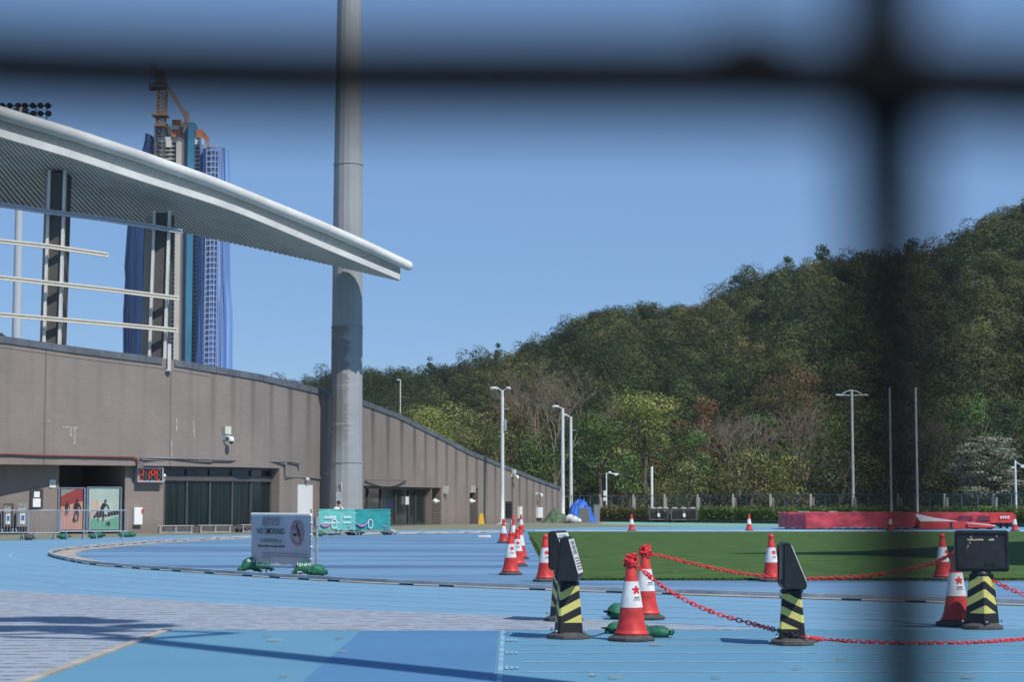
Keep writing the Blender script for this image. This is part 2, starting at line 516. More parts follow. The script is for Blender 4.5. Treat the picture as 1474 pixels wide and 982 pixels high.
m_turf = mat('turf', (.05, .112, .03), .95, spec=.1, var=.3, scale=.7, detail=8)
n, l, b = nodes_of(m_turf)
tc = n.new('ShaderNodeTexCoord'); nz2 = n.new('ShaderNodeTexNoise'); nz2.inputs['Scale'].default_value = 9; nz2.inputs['Detail'].default_value = 6
mp = n.new('ShaderNodeMapping'); mp.inputs['Scale'].default_value = (1, .35, 1); l.new(tc.outputs['Object'], mp.inputs[0]); l.new(mp.outputs[0], nz2.inputs['Vector'])
src = [k.from_socket for k in l if k.to_socket == b.inputs['Base Color']][0]
r2 = n.new('ShaderNodeMapRange'); r2.inputs[1].default_value = .35; r2.inputs[2].default_value = .75; l.new(nz2.outputs[0], r2.inputs[0])
l.new(mix_col(n, l, math_node(n, l, 'MULTIPLY', r2.outputs[0], .7), src, (.09, .125, .038)), b.inputs['Base Color'])
YT0, YT1 = G(900, 836.5).y, G(900, 766.3).y
XT = .88
mb = MB(); mb.box(((XT + 70) / 2, (YT0 + YT1) / 2, .012), (70 - XT, YT1 - YT0, .024))
tag(mb.build('turf_pitch', m_turf), kind='structure')
# grass blades along the two near edges and scattered over the first rows
nb = 9000
bx = np.concatenate([rng.uniform(XT, 20, nb - 3000), rng.uniform(XT - .06, XT + .08, 3000)])
by = np.concatenate([YT0 + np.abs(rng.normal(0, .12, nb - 3000)) - .08, rng.uniform(YT0, YT1 - 20, 3000)])
bh = rng.uniform(.02, .05, nb)
cen = np.stack([bx, by, .02 + bh * .4], 1)
nor = rng.normal(size=(nb, 3)) * np.array([1, 1, .25])
gc = np.array([.05, .1, .02])[None] * rng.uniform(.6, 1.7, (nb, 1)) * np.array([1, 1, 1])[None]
gc[rng.random(nb) < .06] = (.2, .18, .08)
tag(leaf_mesh('grass', cen, nor, bh * 1.6, gc, fol), kind='stuff')

# ------------------------------------------------------------------ grandstand building
dW = smooth_tab([(-140, 103.5), (0, 105), (120, 107), (240, 110), (360, 114), (420, 118.5), (460, 124), (500, 130), (523, 135), (560, 144), (600, 150), (640, 155), (720, 163), (812, 175)], 31)
topW = smooth_tab([(-140, 478), (0, 484), (114, 500.5), (237, 516), (370, 538.4), (473.5, 563), (522, 576.5), (573, 596), (634, 626.6), (673.5, 648), (725, 669), (771, 688), (812, 703)], 15)
def Wp(px): Y = dW(px); return Vector((X(px, Y), Y, 0))
PX0, PX1 = -130, 808
arc = {}; s_ = 0; prev = None
for i in range(PX0 * 2, PX1 * 2 + 1):
    p = Wp(i / 2)
    if prev is not None: s_ += (p - prev).length
    arc[i] = s_; prev = p
def arcl(px): return arc[max(PX0 * 2, min(PX1 * 2, int(round(px * 2))))]
def Wn(px):
    t = Wp(px + 3) - Wp(px - 3); t.normalize()
    return Vector((t.y, -t.x, 0))
def wp(px, z, off=0.0):
    p = Wp(px) + Wn(px) * off; p.z = z; return p
def wz(px, py): return Zat(py, dW(px))
def ztop(px): return wz(px, topW(px))

m_wall = mat('wall_tiles', (.25, .21, .195), .8, var=.1)
n, l, b = nodes_of(m_wall)
uv = n.new('ShaderNodeUVMap'); uv.uv_map = 'uv'
st = n.new('ShaderNodeUVMap'); st.uv_map = 'st'
zt = n.new('ShaderNodeUVMap'); zt.uv_map = 'zt'
br = n.new('ShaderNodeTexBrick'); l.new(uv.outputs[0], br.inputs['Vector'])
br.inputs['Scale'].default_value = 1; br.inputs['Brick Width'].default_value = .3; br.inputs['Row Height'].default_value = .11
br.inputs['Mortar Size'].default_value = .01; br.inputs['Color1'].default_value = (.282, .238, .211, 1); br.inputs['Color2'].default_value = (.258, .218, .193, 1); br.inputs['Mortar'].default_value = (.19, .16, .148, 1)
def nz(scale, vec, det=5, stretch=None):
    v = vec
    if stretch:
        mp = n.new('ShaderNodeMapping'); mp.inputs['Scale'].default_value = stretch; l.new(v, mp.inputs[0]); v = mp.outputs[0]
    x = n.new('ShaderNodeTexNoise'); x.inputs['Scale'].default_value = scale; x.inputs['Detail'].default_value = det; l.new(v, x.inputs['Vector']); return x.outputs[0]
def rng_node(v, a, bb, c=0., d=1.):
    r = n.new('ShaderNodeMapRange'); r.inputs[1].default_value = a; r.inputs[2].default_value = bb; r.inputs[3].default_value = c; r.inputs[4].default_value = d
    l.new(v, r.inputs[0]); return r.outputs[0]
sx = n.new('ShaderNodeSeparateXYZ'); l.new(st.outputs[0], sx.inputs[0])
sep_uv = n.new('ShaderNodeSeparateXYZ'); l.new(uv.outputs[0], sep_uv.inputs[0])
zx = n.new('ShaderNodeSeparateXYZ'); l.new(zt.outputs[0], zx.inputs[0])
fr = math_node(n, l, 'FRACT', math_node(n, l, 'ADD', sx.outputs[0], .5))
dist = math_node(n, l, 'ABSOLUTE', math_node(n, l, 'SUBTRACT', fr, .5))
wob = nz(.6, uv.outputs[0], 4, (2.5, .5, 1))
line = rng_node(math_node(n, l, 'ADD', dist, math_node(n, l, 'MULTIPLY', math_node(n, l, 'SUBTRACT', wob, .5), .12)), .03, .19, 1, 0)
fade = rng_node(math_node(n, l, 'ADD', zx.outputs[0], math_node(n, l, 'MULTIPLY', nz(.7, uv.outputs[0], 2, (1, .05, 1)), -3.0)), -1.2, 3.2, 1, .22)
sfac = math_node(n, l, 'MULTIPLY', math_node(n, l, 'MULTIPLY', line, fade), sx.outputs[1], True)
blot = rng_node(nz(.35, uv.outputs[0], 7), .4, .7)
c = mix_col(n, l, math_node(n, l, 'MULTIPLY', blot, .45), br.outputs['Color'], (.185, .157, .143))
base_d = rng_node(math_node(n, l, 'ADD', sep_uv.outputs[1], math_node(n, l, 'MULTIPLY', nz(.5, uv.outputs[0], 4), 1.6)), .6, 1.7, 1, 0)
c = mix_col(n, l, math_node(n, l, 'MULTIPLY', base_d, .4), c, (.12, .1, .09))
vert = rng_node(nz(1.2, uv.outputs[0], 5, (1.4, .06, 1)), .55, .78)
c = mix_col(n, l, math_node(n, l, 'MULTIPLY', vert, .22), c, (.14, .12, .112))
pale = rng_node(nz(2.2, uv.outputs[0], 3, (1.6, .22, 1)), .735, .78)
c = mix_col(n, l, math_node(n, l, 'MULTIPLY', pale, .5), c, (.5, .47, .44))
c = mix_col(n, l, math_node(n, l, 'MULTIPLY', sfac, .8), c, (.055, .048, .046))
l.new(c, b.inputs['Base Color'])
st_tab = [272, 305, 334, 363, 389, 417, 443, 469, 495, 516, 536, 558, 578, 597, 612, 628, 643, 656, 672, 686, 700, 713, 725, 737, 748, 758, 768, 777, 786, 795, 803, 811]
def st_u(px): return float(np.interp(px, [272 - 33 * 12] + st_tab, [-12] + list(range(len(st_tab)))))
def st_s(px): return float(np.interp(px, [60, 250, 300, 420, 520], [.12, .15, .45, .7, .95]))

stand = thing('grandstand', 'brown tiled grandstand with curved white canopy, dark windows and sloping parapet', 'grandstand', tuple(Wp(240)))
cols = sorted(set([PX0] + list(range(PX0 + 10, PX1, 8)) + [62, 90, 186, 243, 244, 402, 428, 448, 523, 622, 635, 676, 688, PX1]))
def wall_strip(mbv, px_a, px_b, za, zb, off=0.0):
    pass
V = []; Fc = []; UV = []; ST = []; ZT = []
def wv(px, z, off=0.0):
    V.append(tuple(wp(px, z, off))); UV.append((arcl(px), z)); ST.append((st_u(px), st_s(px))); ZT.append((ztop(px) - z, 0)); return len(V) - 1
Z1, Z2 = 2.85, 3.7
def is_open(a, bb, row):
    mid = (a + bb) / 2
    if row <= 1 and mid < 402: return True
    if row == 0 and (523 < mid < 635 or 676 < mid < 688): return True
    return False
for a, bb in zip(cols[:-1], cols[1:]):
    for row in range(3):
        if is_open(a, bb, row): continue
        if row == 0: z0a = z0b = -.05; z1a = z1b = Z1
        elif row == 1: z0a = z0b = Z1; z1a = min(Z2, ztop(a) - .05); z1b = min(Z2, ztop(bb) - .05)
        else: z0a = min(Z2, ztop(a) - .05); z0b = min(Z2, ztop(bb) - .05); z1a = ztop(a) - .02; z1b = ztop(bb) - .02
        Fc.append((wv(a, z0a), wv(bb, z0b), wv(bb, z1b), wv(a, z1a)))
# recessed lower walls: sections (px a, px b, depth a, depth b, top)
def recess(a, bb, da, db, z1, back=True):
    st_ = 6; k = max(1, int((bb - a) / st_)); 
    for i in range(k):
        p, q = a + (bb - a) * i / k, a + (bb - a) * (i + 1) / k
        dp, dq = da + (db - da) * i / k, da + (db - da) * (i + 1) / k
        if back: Fc.append((wv(p, -.05, -dp), wv(q, -.05, -dq), wv(q, z1, -dq), wv(p, z1, -dp)))
        Fc.append((wv(p, z1, 0), wv(q, z1, 0), wv(q, z1, -dq), wv(p, z1, -dp)))
def jamb(px, d0, d1, z1):
    Fc.append((wv(px, -.05, -d0), wv(px, -.05, -d1), wv(px, z1, -d1), wv(px, z1, -d0)))
recess(PX0, 90, 2.2, .85, Z2); recess(90, 186, 6, 6, Z2); jamb(90, .85, 6, Z2); jamb(186, .54, 6, Z2)
recess(186, 243, .54, .54, Z2); recess(243, 402, .85, .85, Z2); jamb(243, .54, .85, Z2); jamb(402, 0, .85, Z2)
recess(523, 622, .6, .6, Z1); jamb(523, 0, .6, Z1); jamb(622, 0, 1.8, Z1); recess(622, 635, 1.8, 1.8, Z1); jamb(635, 0, 1.8, Z1)
recess(676, 688, 2.0, 2.0, Z1); jamb(676, 0, 2.0, Z1); jamb(688, 0, 2.0, Z1)
me = bpy.data.meshes.new('wall')
o0 = stand.location
me.from_pydata([tuple(Vector(v) - o0) for v in V], [], Fc)
for nm, dat in (('uv', UV), ('st', ST), ('zt', ZT)):
    lay = me.uv_layers.new(name=nm)
    for lp in me.loops: lay.data[lp.index].uv = dat[lp.vertex_index]
me.materials.append(m_wall)
wall_o = bpy.data.objects.new('wall', me); C.objects.link(wall_o); wall_o.parent = stand
# panel joints: thin dark grooves laid on the wall
m_groove = mat('joint_sealant', (.075, .065, .06), .9)
for px, w in ((62, .035), (243.5, .035), (738, .09)):
    z0 = Z2 if px < 402 else 0; mb = MB()
    mb.bar(wp(px, z0, .004), wp(px, ztop(px) - .3, .004), w, .006, up=tuple(Wn(px))); mb.build('joint', m_groove, stand, world=True)
mb = MB()
for i in range(PX0, 300, 10):
    mb.bar(wp(i, ztop(i) - .62, .003), wp(i + 10, ztop(i + 10) - .62, .003), .005, .03)
mb.build('joint', m_groove, stand, world=True)
# parapet coping
m_cap = mat('coping_metal', (.11, .125, .145), .45, spec=.4, var=.2, scale=.9)
mb = MB()
pxs = list(range(PX0, PX1 + 1, 6))
def cap_h(px): return float(np.interp(px, [0, 500, 650, 808], [.36, .36, .36, .3]))
prof = lambda px: [wp(px, ztop(px) - cap_h(px), .07), wp(px, ztop(px), .07), wp(px, ztop(px) + .02, -.35), wp(px, ztop(px) - cap_h(px), -.35)]
for seg in ((PX0, 234), (243, PX1)):
    q = [p for p in pxs if seg[0] <= p <= seg[1]]
    vs = []; 
    for p in q: vs += prof(p)
    fs = []
    for i in range(len(q) - 1):
        for j in range(4): fs.append((i * 4 + j, (i + 1) * 4 + j, (i + 1) * 4 + (j + 1) % 4, i * 4 + (j + 1) % 4))
    fs += [(0, 1, 2, 3), tuple(4 * (len(q) - 1) + j for j in (3, 2, 1, 0))]
    mb.add(vs, fs)
mb.build('coping', m_cap, stand, world=True)
mb = MB()
for px in list(range(-100, 800, 34)):
    if 228 < px < 248: continue
    mb = MB(); mb.bar(wp(px, ztop(px) - cap_h(px) + .01, .073), wp(px, ztop(px) - .01, .073), .03, .012, up=tuple(Wn(px))); mb.build('coping_joint', m_groove, stand, world=True)
# body behind the front wall: roof deck and rear wall
mb = MB(); q = list(range(PX0, PX1 + 1, 20)) + [PX1]
vs = []
for p in q:
    a = wp(p, ztop(p) - .4, -.2); bk = a + Vector((-2, 16, 0)); vs += [a, bk, Vector((bk.x, bk.y, -.05))]
fs = []
for i in range(len(q) - 1):
    for j in range(2): fs.append((3 * i + j, 3 * (i + 1) + j, 3 * (i + 1) + j + 1, 3 * i + j + 1))
e = 3 * (len(q) - 1)
vs.append(wp(PX1, -.05, 0)); fs.append((e, e + 1, e + 2, len(vs) - 1))
mb.add(vs, fs); mb.build('deck', mat('deck_concrete', (.28, .27, .25), .9), stand, world=True)
# black interior behind the gate opening
m_void = mat('dark_interior', (.02, .02, .021), .9)

# pale scrapes on the tiles
m_scr = mat('pale_scrape', (.42, .4, .37), .9, var=.3, scale=9)
for pts in (((105.5, 616), (106, 640)), ((100, 616.5), (100.3, 628)), ((88, 615), (110, 616)), ((66, 606.5), (70, 606)), ((252.5, 602), (252.8, 620)), ((277, 606), (278.5, 630)), ((245.5, 633), (246, 657)), ((533, 650), (534, 658)), ((607, 664), (608, 676))):
    mb = MB(); (xa, ya), (xb, yb) = pts
    mb.bar(wp(xa, wz(xa, ya), .004), wp(xb, wz(xb, yb), .004), .055, .005, up=tuple(Wn(xa))) if abs(yb - ya) > 2 else mb.bar(wp(xa, wz(xa, ya), .004), wp(xb, wz(xb, yb), .004), .005, .05)
    mb.build('scrape', m_scr, stand, world=True)
# pipes
m_rpipe = mat('red_pipe', (.2, .045, .04), .5); m_gpipe = mat('grey_pipe', (.22, .21, .21), .5, metal=.2)
def wline(pts, off=.1): return [wp(px, wz(px, py), off) for px, py in pts]
mb = MB()
mb.tube(wline([(-120, 651), (0, 654), (60, 656), (120, 657.5), (190, 658.8), (194.5, 660.5), (195.3, 664), (195.3, 668)]), .05, 6)
mb.build('water_pipe', m_rpipe, stand, world=True)
mb = MB(); mb.tube(wline([(524, 690.5), (583, 691.5)]), .06, 6); mb.build('conduit_pipe', m_gpipe, stand, world=True)
mb = MB(); mb.tube(wline([(199, 668), (199, 659.4), (260, 660.4), (330, 662.8), (400, 665), (410, 664.2), (422, 665.5), (428, 668)]), .05, 6)
mb.tube(wline([(201, 662.2), (300, 664.8), (405, 667.5), (408, 668.5), (408, 685), (410, 687), (460, 688.5)]), .04, 6)
mb.box(wp(428, wz(428, 668), .12), (.2, .2, .2)); mb.box(wp(408, wz(408, 667.5), .1), (.2, .15, .2)); mb.box(wp(200, wz(200, 669.5), .1), (.3, .15, .35))
mb.build('conduit_pipe', m_gpipe, stand, world=True)

# glazing
m_glass = mat('curtained_glass', (.008, .016, .017), .12, spec=.5, var=.8, scale=1.1, stretch=(4.5, 4.5, .12))
m_glass_top = mat('upper_glass', (.014, .02, .03), .1, spec=.6, var=.5, scale=.8)
m_frame = mat('window_frame', (.085, .085, .085), .45, spec=.4)
def wall_box(mbx, pa, pb, za, zb, off, th=.05):
    A = [wp(pa, za, off), wp(pb, za, off), wp(pb, zb, off), wp(pa, zb, off)]
    Bk = [wp(pa, za, off - th), wp(pb, za, off - th), wp(pb, zb, off - th), wp(pa, zb, off - th)]
    mbx.slab(A, Bk)
def window(pts, zb, zm, zt_, off, name='window'):
    a, bb = pts[0], pts[-1]
    fr = MB()
    mbf = MB(); w = .09
    for p in pts: mbf.bar(wp(p, zb, off + .03), wp(p, zt_, off + .03), w, .1, up=tuple(Wn(p)))
    for z, h in ((zb, .1), (zt_, .14)) + (((zm, .3),) if zm else ()):
        for p, q in zip(pts[:-1], pts[1:]): mbf.bar(wp(p, z, off + .035 + (.05 if zm and z == zm else 0)), wp(q, z, off + .035 + (.05 if zm and z == zm else 0)), .1, h)
    win = mbf.build(name, m_frame, stand, world=True)
    for p, q in zip(pts[:-1], pts[1:]):
        for (z0, z1, mm) in (((zb, zm, m_glass), (zm, zt_, m_glass_top)) if zm else ((zb, zt_, m_glass),)):
            g = MB(); wall_box(g, p + .6, q - .6, z0 + .04, z1 - .04, off - .02, .02)
            go = g.build('pane', mm, None); go.data.transform(Matrix.Translation(-o0)); go.parent = win
    return win
window([244, 277, 310, 342, 373, 401], wz(320, 758), wz(320, 689), wz(320, 674.5), -.6)
mb = MB(); mb.box((0, 0, 0), (1, 1, 1)); mb = MB()
for p, q in zip([236, 270, 300, 330, 360], [270, 300, 330, 360, 411]): mb.bar(wp(p, wz(320, 688.3), -.28), wp(q, wz(320, 688.3), -.28), .5, .07)
# low plinth under the window
mb2 = MB(); 
for p, q in zip([243, 283, 323, 363], [283, 323, 363, 402]): wall_box(mb2, p, q, -.05, wz(320, 759), -.45, .3)
mb2.build('plinth', mat('plinth_tiles', (.11, .1, .095), .8), stand, world=True)
window([524, 538, 556.5, 577, 596, 605.5, 619], .06, None, 2.75, -.45)
mb = MB()
mb.box(wp(591.5, wz(591, 721), -.3), (.26, .03, .6)); mb.build('door_notice', M['white_paint'], stand, world=True)
mb = MB()
wall_box(mb, 428, 448.5, 0, wz(438, 698.5), .07, .06)
dr = mb.build('door', M['white_paint'], stand, world=True)
mb = MB(); mb.tube([Vector(wp(445.3, wz(438, 741), .12)) - o0, Vector(wp(445.3, wz(438, 733), .12)) - o0], .03, 6); h_ = mb.build('handle', M['dark_steel'], dr)
mb = MB(); mb.tube([wp(439, wz(439, 698), .12), wp(439, wz(439, 692), .12)], .06, 6); mb.ball(wp(439, wz(439, 691), .14), .16); mb.build('door_lamp', M['steel'], stand, world=True)
# dark door leaves inside the two doorways, small plates beside them
for a, bb, d in ((622.5, 634.5, 1.75), (676.5, 687.5, 1.95)):
    mb = MB(); wall_box(mb, a, bb, 0, 2.75, -d, .04); mb.build('inner_door', mat('brown_door', (.05, .042, .038), .6), stand, world=True)
for px, py, w, h in ((639, 705.5, .7, .95), (679, 704.5, .6, .9)):
    mb = MB(); mb.box(wp(px, wz(px, py), .1), (w * .8, .12, h * .62)); mb.build('sign_plate', M['concrete'], stand, world=True)
for px, py in ((629, 722), (681, 722)):
    mb = MB(); mb.tube([wp(px - 4, wz(px, py), -.1), wp(px + 3, wz(px, py), -.05)], .1, 6); mb.ball(wp(px - 3, wz(px, py), .02), .2); mb.build('door_closer', M['white_paint'], stand, world=True)
# louvre
mb = MB(); 
mb2 = MB(); wall_box(mb2, 727.5, 736.5, wz(732, 745.5), wz(732, 722.5), .03, .04)
lv = mb2.build('louvre', m_void, stand, world=True)
for k in range(7):
    z = wz(732, 744.5) + k * (wz(732, 724) - wz(732, 744.5)) / 6.5
    mb.bar(wp(728, z, .06), wp(736, z, .06), .08, .07)
so = mb.build('slats', M['dark_steel'], None); so.data.transform(Matrix.Translation(-o0)); so.parent = lv
# the gap beside the mast: small dark recess box
# canopy --------------------------------------------------------------
dF = lambda px: float(np.interp(px, [-220, 0, 250, 500, 595], [101.5, 103, 109.5, 118.3, 119.6]))
dB = lambda px: float(np.interp(px, [-220, 100, 300, 420, 550, 577], [117, 118, 121, 122.3, 122.4, 121.3]))
tubeY = smooth_tab([(-220, 86), (-80, 133), (0, 162), (102, 192.5), (204, 226), (305, 262), (370, 288), (450, 320.5), (520, 350.5), (588, 383)], 41)
fasY = smooth_tab([(-220, 118), (-80, 165), (0, 192), (102, 222), (204, 256), (305, 288), (356, 306.5), (450, 346), (520, 375), (580, 400)], 41)
backY = smooth_tab([(-220, 262), (-80, 285), (0, 296), (100, 308.5), (180, 319), (262, 332), (356, 352.5), (450, 373.5), (520, 389.5), (577, 402.5)], 31)
def bpx(p):      # back-edge pixel of the rib that starts at front pixel p
    return float(np.interp(p, [-220, 0, 200, 380, 500, 577], [-112, 105, 290, 440, 533, 577]))
can = MB()
q = list(np.linspace(-220, 590, 60))
# roof shell on top (never a card: 0.35 m thick at the back, curved)
ribs = []
for p in np.linspace(-215, 570, 92):
    a = at(p, fasY(p) + 1.5, dF(p) + .5); k = bpx(p); bk = at(k, backY(k) - 1, dB(k)); ribs.append((a, bk))
TH = .55
vs = []
for a, bk in ribs: vs += [a, bk, bk + Vector((0, 0, .25)), a + Vector((0, 0, TH))]
fs = []
for i in range(len(ribs) - 1):
    for j in range(4): fs.append((4 * i + j, 4 * (i + 1) + j, 4 * (i + 1) + (j + 1) % 4, 4 * i + (j + 1) % 4))
fs += [(0, 1, 2, 3), tuple(4 * (len(ribs) - 1) + j for j in (3, 2, 1, 0))]
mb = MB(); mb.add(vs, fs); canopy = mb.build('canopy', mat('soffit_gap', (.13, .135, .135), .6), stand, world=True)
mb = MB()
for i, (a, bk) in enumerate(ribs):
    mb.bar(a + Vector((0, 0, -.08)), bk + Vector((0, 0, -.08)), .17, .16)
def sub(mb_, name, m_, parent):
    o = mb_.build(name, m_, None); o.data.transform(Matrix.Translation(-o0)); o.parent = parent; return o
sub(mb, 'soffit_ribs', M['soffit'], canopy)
# front tube with joints
pts = [at(p, tubeY(p), dF(p)) for p in np.linspace(-220, 587, 50)]
rad = [float(np.interp(p, [-220, 0, 587], [.36, .355, .30])) for p in np.linspace(-220, 587, 50)]
end = pts[-1]; dirv = (pts[-1] - pts[-2]).normalized()
for k in (.12, .22, .28, .31): pts.append(end + dirv * k); rad.append(.30 * math.sqrt(max(.02, 1 - (k / .315) ** 2)))
mb = MB(); mb.tube(pts, rad, 18); sub(mb, 'edge_tube', M['canopy_white'], canopy)
mb = MB()
for p in (23, 92, 148, 203, 252, 300, 345, 390, 432, 473, 512, 550):
    a, c_ = at(p - .35, tubeY(p - .35), dF(p)), at(p + .35, tubeY(p + .35), dF(p)); r = float(np.interp(p, [0, 587], [.355, .30])) + .006
    mb = MB(); mb.tube([a, c_], r, 18, caps=False); sub(mb, 'tube_joint', mat('joint_grey', (.42, .43, .42), .6), canopy)
# recessed web and white lower lip
web = MB(); lip = MB(); gut = MB()
Q = list(np.linspace(-220, 576, 48))
def sweep(mbx, f):
    vs = []; 
    for p in Q: vs += f(p)
    k = len(f(Q[0])); fs = []
    for i in range(len(Q) - 1):
        for j in range(k): fs.append((k * i + j, k * (i + 1) + j, k * (i + 1) + (j + 1) % k, k * i + (j + 1) % k))
    fs += [tuple(range(k)), tuple(k * (len(Q) - 1) + j for j in reversed(range(k)))]
    mbx.add(vs, fs)
def lipf(p):
    bt = at(p, fasY(p) + 4.5, dF(p) + .05); h = .42 * float(np.interp(p, [0, 576], [1, .8]))
    return [bt, bt + Vector((0, .6, 0)), bt + Vector((0, .6, h * .6)), bt + Vector((0, 0, h))]
sweep(lip, lipf); sub(lip, 'fascia', M['canopy_white'], canopy)
def webf(p):
    t = at(p, tubeY(p) + 2, dF(p) + .25); bt = at(p, fasY(p) - 2, dF(p) + .45)
    return [bt, bt + Vector((0, .2, 0)), t + Vector((0, .2, 0)), t]
sweep(web, webf); sub(web, 'web', mat('web_grey', (.42, .43, .42), .5), canopy)
# columns
m_cdark = mat('column_mesh', (.085, .08, .078), .7, var=.12, scale=10)
m_cgrey = mat('column_side', (.36, .35, .32), .6, var=.06, scale=.7)
def column(tl, tr, ty, bl, br_, by, Y, side_l, front_ext):
    A = [at(bl, by, Y), at(br_, by, Y), at(tr, ty, Y), at(tl, ty, Y)]
    Bk = [p + Vector((.0, 1.6, 0)) for p in A]
    m_ = MB(); m_.slab(A, Bk); co = m_.build('column', m_cdark, stand, world=True)
    fl = MB(); wf = .3
    for (b_, t_, ext) in ((A[0], A[3], 0), (A[1], A[2], front_ext)):
        b2 = b_.copy(); 
        if ext: b2 = b_ + (b_ - t_).normalized() * ext
        fl.bar(b2 + Vector((0, -.05, 0)), t_ + Vector((0, -.05, .1)), .15, .3, up=(0, 1, 0))
    sub(fl, 'flange', M['canopy_white'], co)
    if side_l:
        sd = MB(); o1 = Vector((-side_l, 1.2, 0)); o2 = Vector((-.25, 1.2, 0))
        sd.slab([A[0] + o1, A[0] + o2, A[3] + o2, A[3] + o1], [A[0] + o1 + Vector((0, .9, 0)), A[0] + o2 + Vector((0, .9, 0)), A[3] + o2 + Vector((0, .9, 0)), A[3] + o1 + Vector((0, .9, 0))])
        sub(sd, 'side_panel', m_cgrey, co)
column(72, 94, 248, 64, 86, 500, 108.6, .55, 0)
column(223, 244.5, 306, 215.5, 237.5, 522, 111.8, .75, 0)
mb = MB(); mb.bar(wp(238.5, ztop(238) - .62, .18), wp(239.6, ztop(238) + .8, .1), .17, .15); mb.box(wp(238.2, ztop(238) - .66, .15), (.26, .2, .08)); mb.build('column_foot', M['canopy_white'], stand, world=True)
# horizontal rails in front of the columns
def rail(pts, h, Yf, mm):
    m_ = MB()
    P = [at(px, py, Yf(px)) for px, py in pts]
    for a, c_ in zip(P[:-1], P[1:]):
        m_.bar(a + Vector((0, 0, h * .38)), c_ + Vector((0, 0, h * .38)), .2, h * .24)
        m_.bar(a - Vector((0, 0, h * .38)), c_ - Vector((0, 0, h * .38)), .2, h * .24)
        m_.bar(a + Vector((0, .04, 0)), c_ + Vector((0, .04, 0)), .06, h * .8)
    m_.build('rail', mm, stand, world=True)
Yr = lambda px: float(np.interp(px, [-120, 78, 232, 260], [105.6, 108.0, 111.2, 111.7]))
rail([(-120, 278), (0, 294.5), (78, 306), (150, 315), (220, 326.5), (262, 333.5)], .26, Yr, M['steel'])
rail([(-120, 336), (0, 347), (70, 354.5), (155, 367)], .24, Yr, M['cream'])
rail([(-120, 387), (0, 399.5), (80, 408.5), (160, 417.5), (257, 429.5)], .24, Yr, M['cream'])
rail([(-120, 446), (0, 453), (90, 460.5), (170, 467.5), (255, 475.5)], .24, Yr, M['cream'])
# ------------------------------------------------------------------ tall concrete mast in front of the wall
m_mast = mat('mast_concrete', (.31, .325, .335), .75, var=.06, scale=.6)
n, l, b = nodes_of(m_mast)
src = [k.from_socket for k in l if k.to_socket == b.inputs['Base Color']][0]
tc = n.new('ShaderNodeTexCoord'); P_ = tc.outputs['Object']
sxyz = n.new('ShaderNodeSeparateXYZ'); l.new(P_, sxyz.inputs[0])
def mnoise(stretch, sc=1.0, det=6, rough=.6):
    mp = n.new('ShaderNodeMapping'); mp.inputs['Scale'].default_value = stretch; l.new(P_, mp.inputs[0])
    x = n.new('ShaderNodeTexNoise'); x.inputs['Scale'].default_value = sc; x.inputs['Detail'].default_value = det; x.inputs['Roughness'].default_value = rough
    l.new(mp.outputs[0], x.inputs['Vector']); return x.outputs[0]
def mr(v, a, bb, c=0., d=1.):
    r = n.new('ShaderNodeMapRange'); r.inputs[1].default_value = a; r.inputs[2].default_value = bb; r.inputs[3].default_value = c; r.inputs[4].default_value = d; l.new(v, r.inputs[0]); return r.outputs[0]
# brown run-off stain with a ragged edge on the lower shaft, left of the seam
edge = math_node(n, l, 'ADD', sxyz.outputs[0], math_node(n, l, 'MULTIPLY', math_node(n, l, 'SUBTRACT', mnoise((.5, .5, 3.0), 1.0, 6, .75), .5), 2.2))
stain = mr(edge, .0, .14, 1, 0)
zone = mr(sxyz.outputs[2], 4.6, 6.2); zone2 = mr(sxyz.outputs[2], 12.6, 12.65, 1, 0)
sf = math_node(n, l, 'MULTIPLY', math_node(n, l, 'MULTIPLY', stain, zone), zone2)
c = mix_col(n, l, math_node(n, l, 'MULTIPLY', sf, .62), src, (.135, .125, .105))
vs_ = mr(mnoise((3.5, 3.5, .07), 1.0, 4), .55, .75)
c = mix_col(n, l, math_node(n, l, 'MULTIPLY', vs_, .4), c, (.19, .185, .175))
scr = math_node(n, l, 'MULTIPLY', mr(mnoise((.6, .6, 6.0), 1.0, 3, .5), .64, .7), math_node(n, l, 'MULTIPLY', zone, zone2))
c = mix_col(n, l, math_node(n, l, 'MULTIPLY', scr, .5), c, (.42, .43, .43))
l.new(c, b.inputs['Base Color'])
YM = 123.6
mast = thing('floodlight_mast', 'very tall grey concrete mast with ring joints and brown stains rising past the canopy tip', 'mast', (X(498, YM), YM, 0))
def mw(px_w): return px_w * YM / F / 2
def mz(py): return Zat(py, YM)
segs = [(768, 665, 47.6, 46.6), (665, 471, 46, 45), (471, 236, 44.3, 41.6), (236, -60, 41, 33.5)]
for i, (ya, yb, wa, wb) in enumerate(segs):
    mb = MB(); n16 = 16
    cx = lambda y: float(np.interp(y, [0, 720], [X(501.6, YM), X(498, YM)])) - mast.location.x
    za, zb = max(0, mz(ya)), mz(yb)
    vs = []
    for (z, r, y) in ((za, mw(wa), ya), (zb - .08, mw(wb), yb), (zb - .08, mw(wb) + .035, yb), (zb, mw(wb) + .035, yb)):
        for j in range(n16):
            a = 2 * math.pi * (j + .5) / n16; vs.append((r * math.cos(a), r * math.sin(a), z))
    fs = [(k * n16 + j, k * n16 + (j + 1) % n16, (k + 1) * n16 + (j + 1) % n16, (k + 1) * n16 + j) for k in range(3) for j in range(n16)]
    fs.append(tuple(3 * n16 + j for j in range(n16)))
    mb.add(vs, fs); mb.build('shaft_section', m_mast, mast)
mb = MB(); mb.box((-.35, -1.03, 1.9), (.34, .1, .9)); mb.tube([(-.2, -1.02, 2.3), (-.2, -1.06, 2.9), (-.45, -1.06, 2.9), (-.45, -1.03, 2.3)], .03, 6)
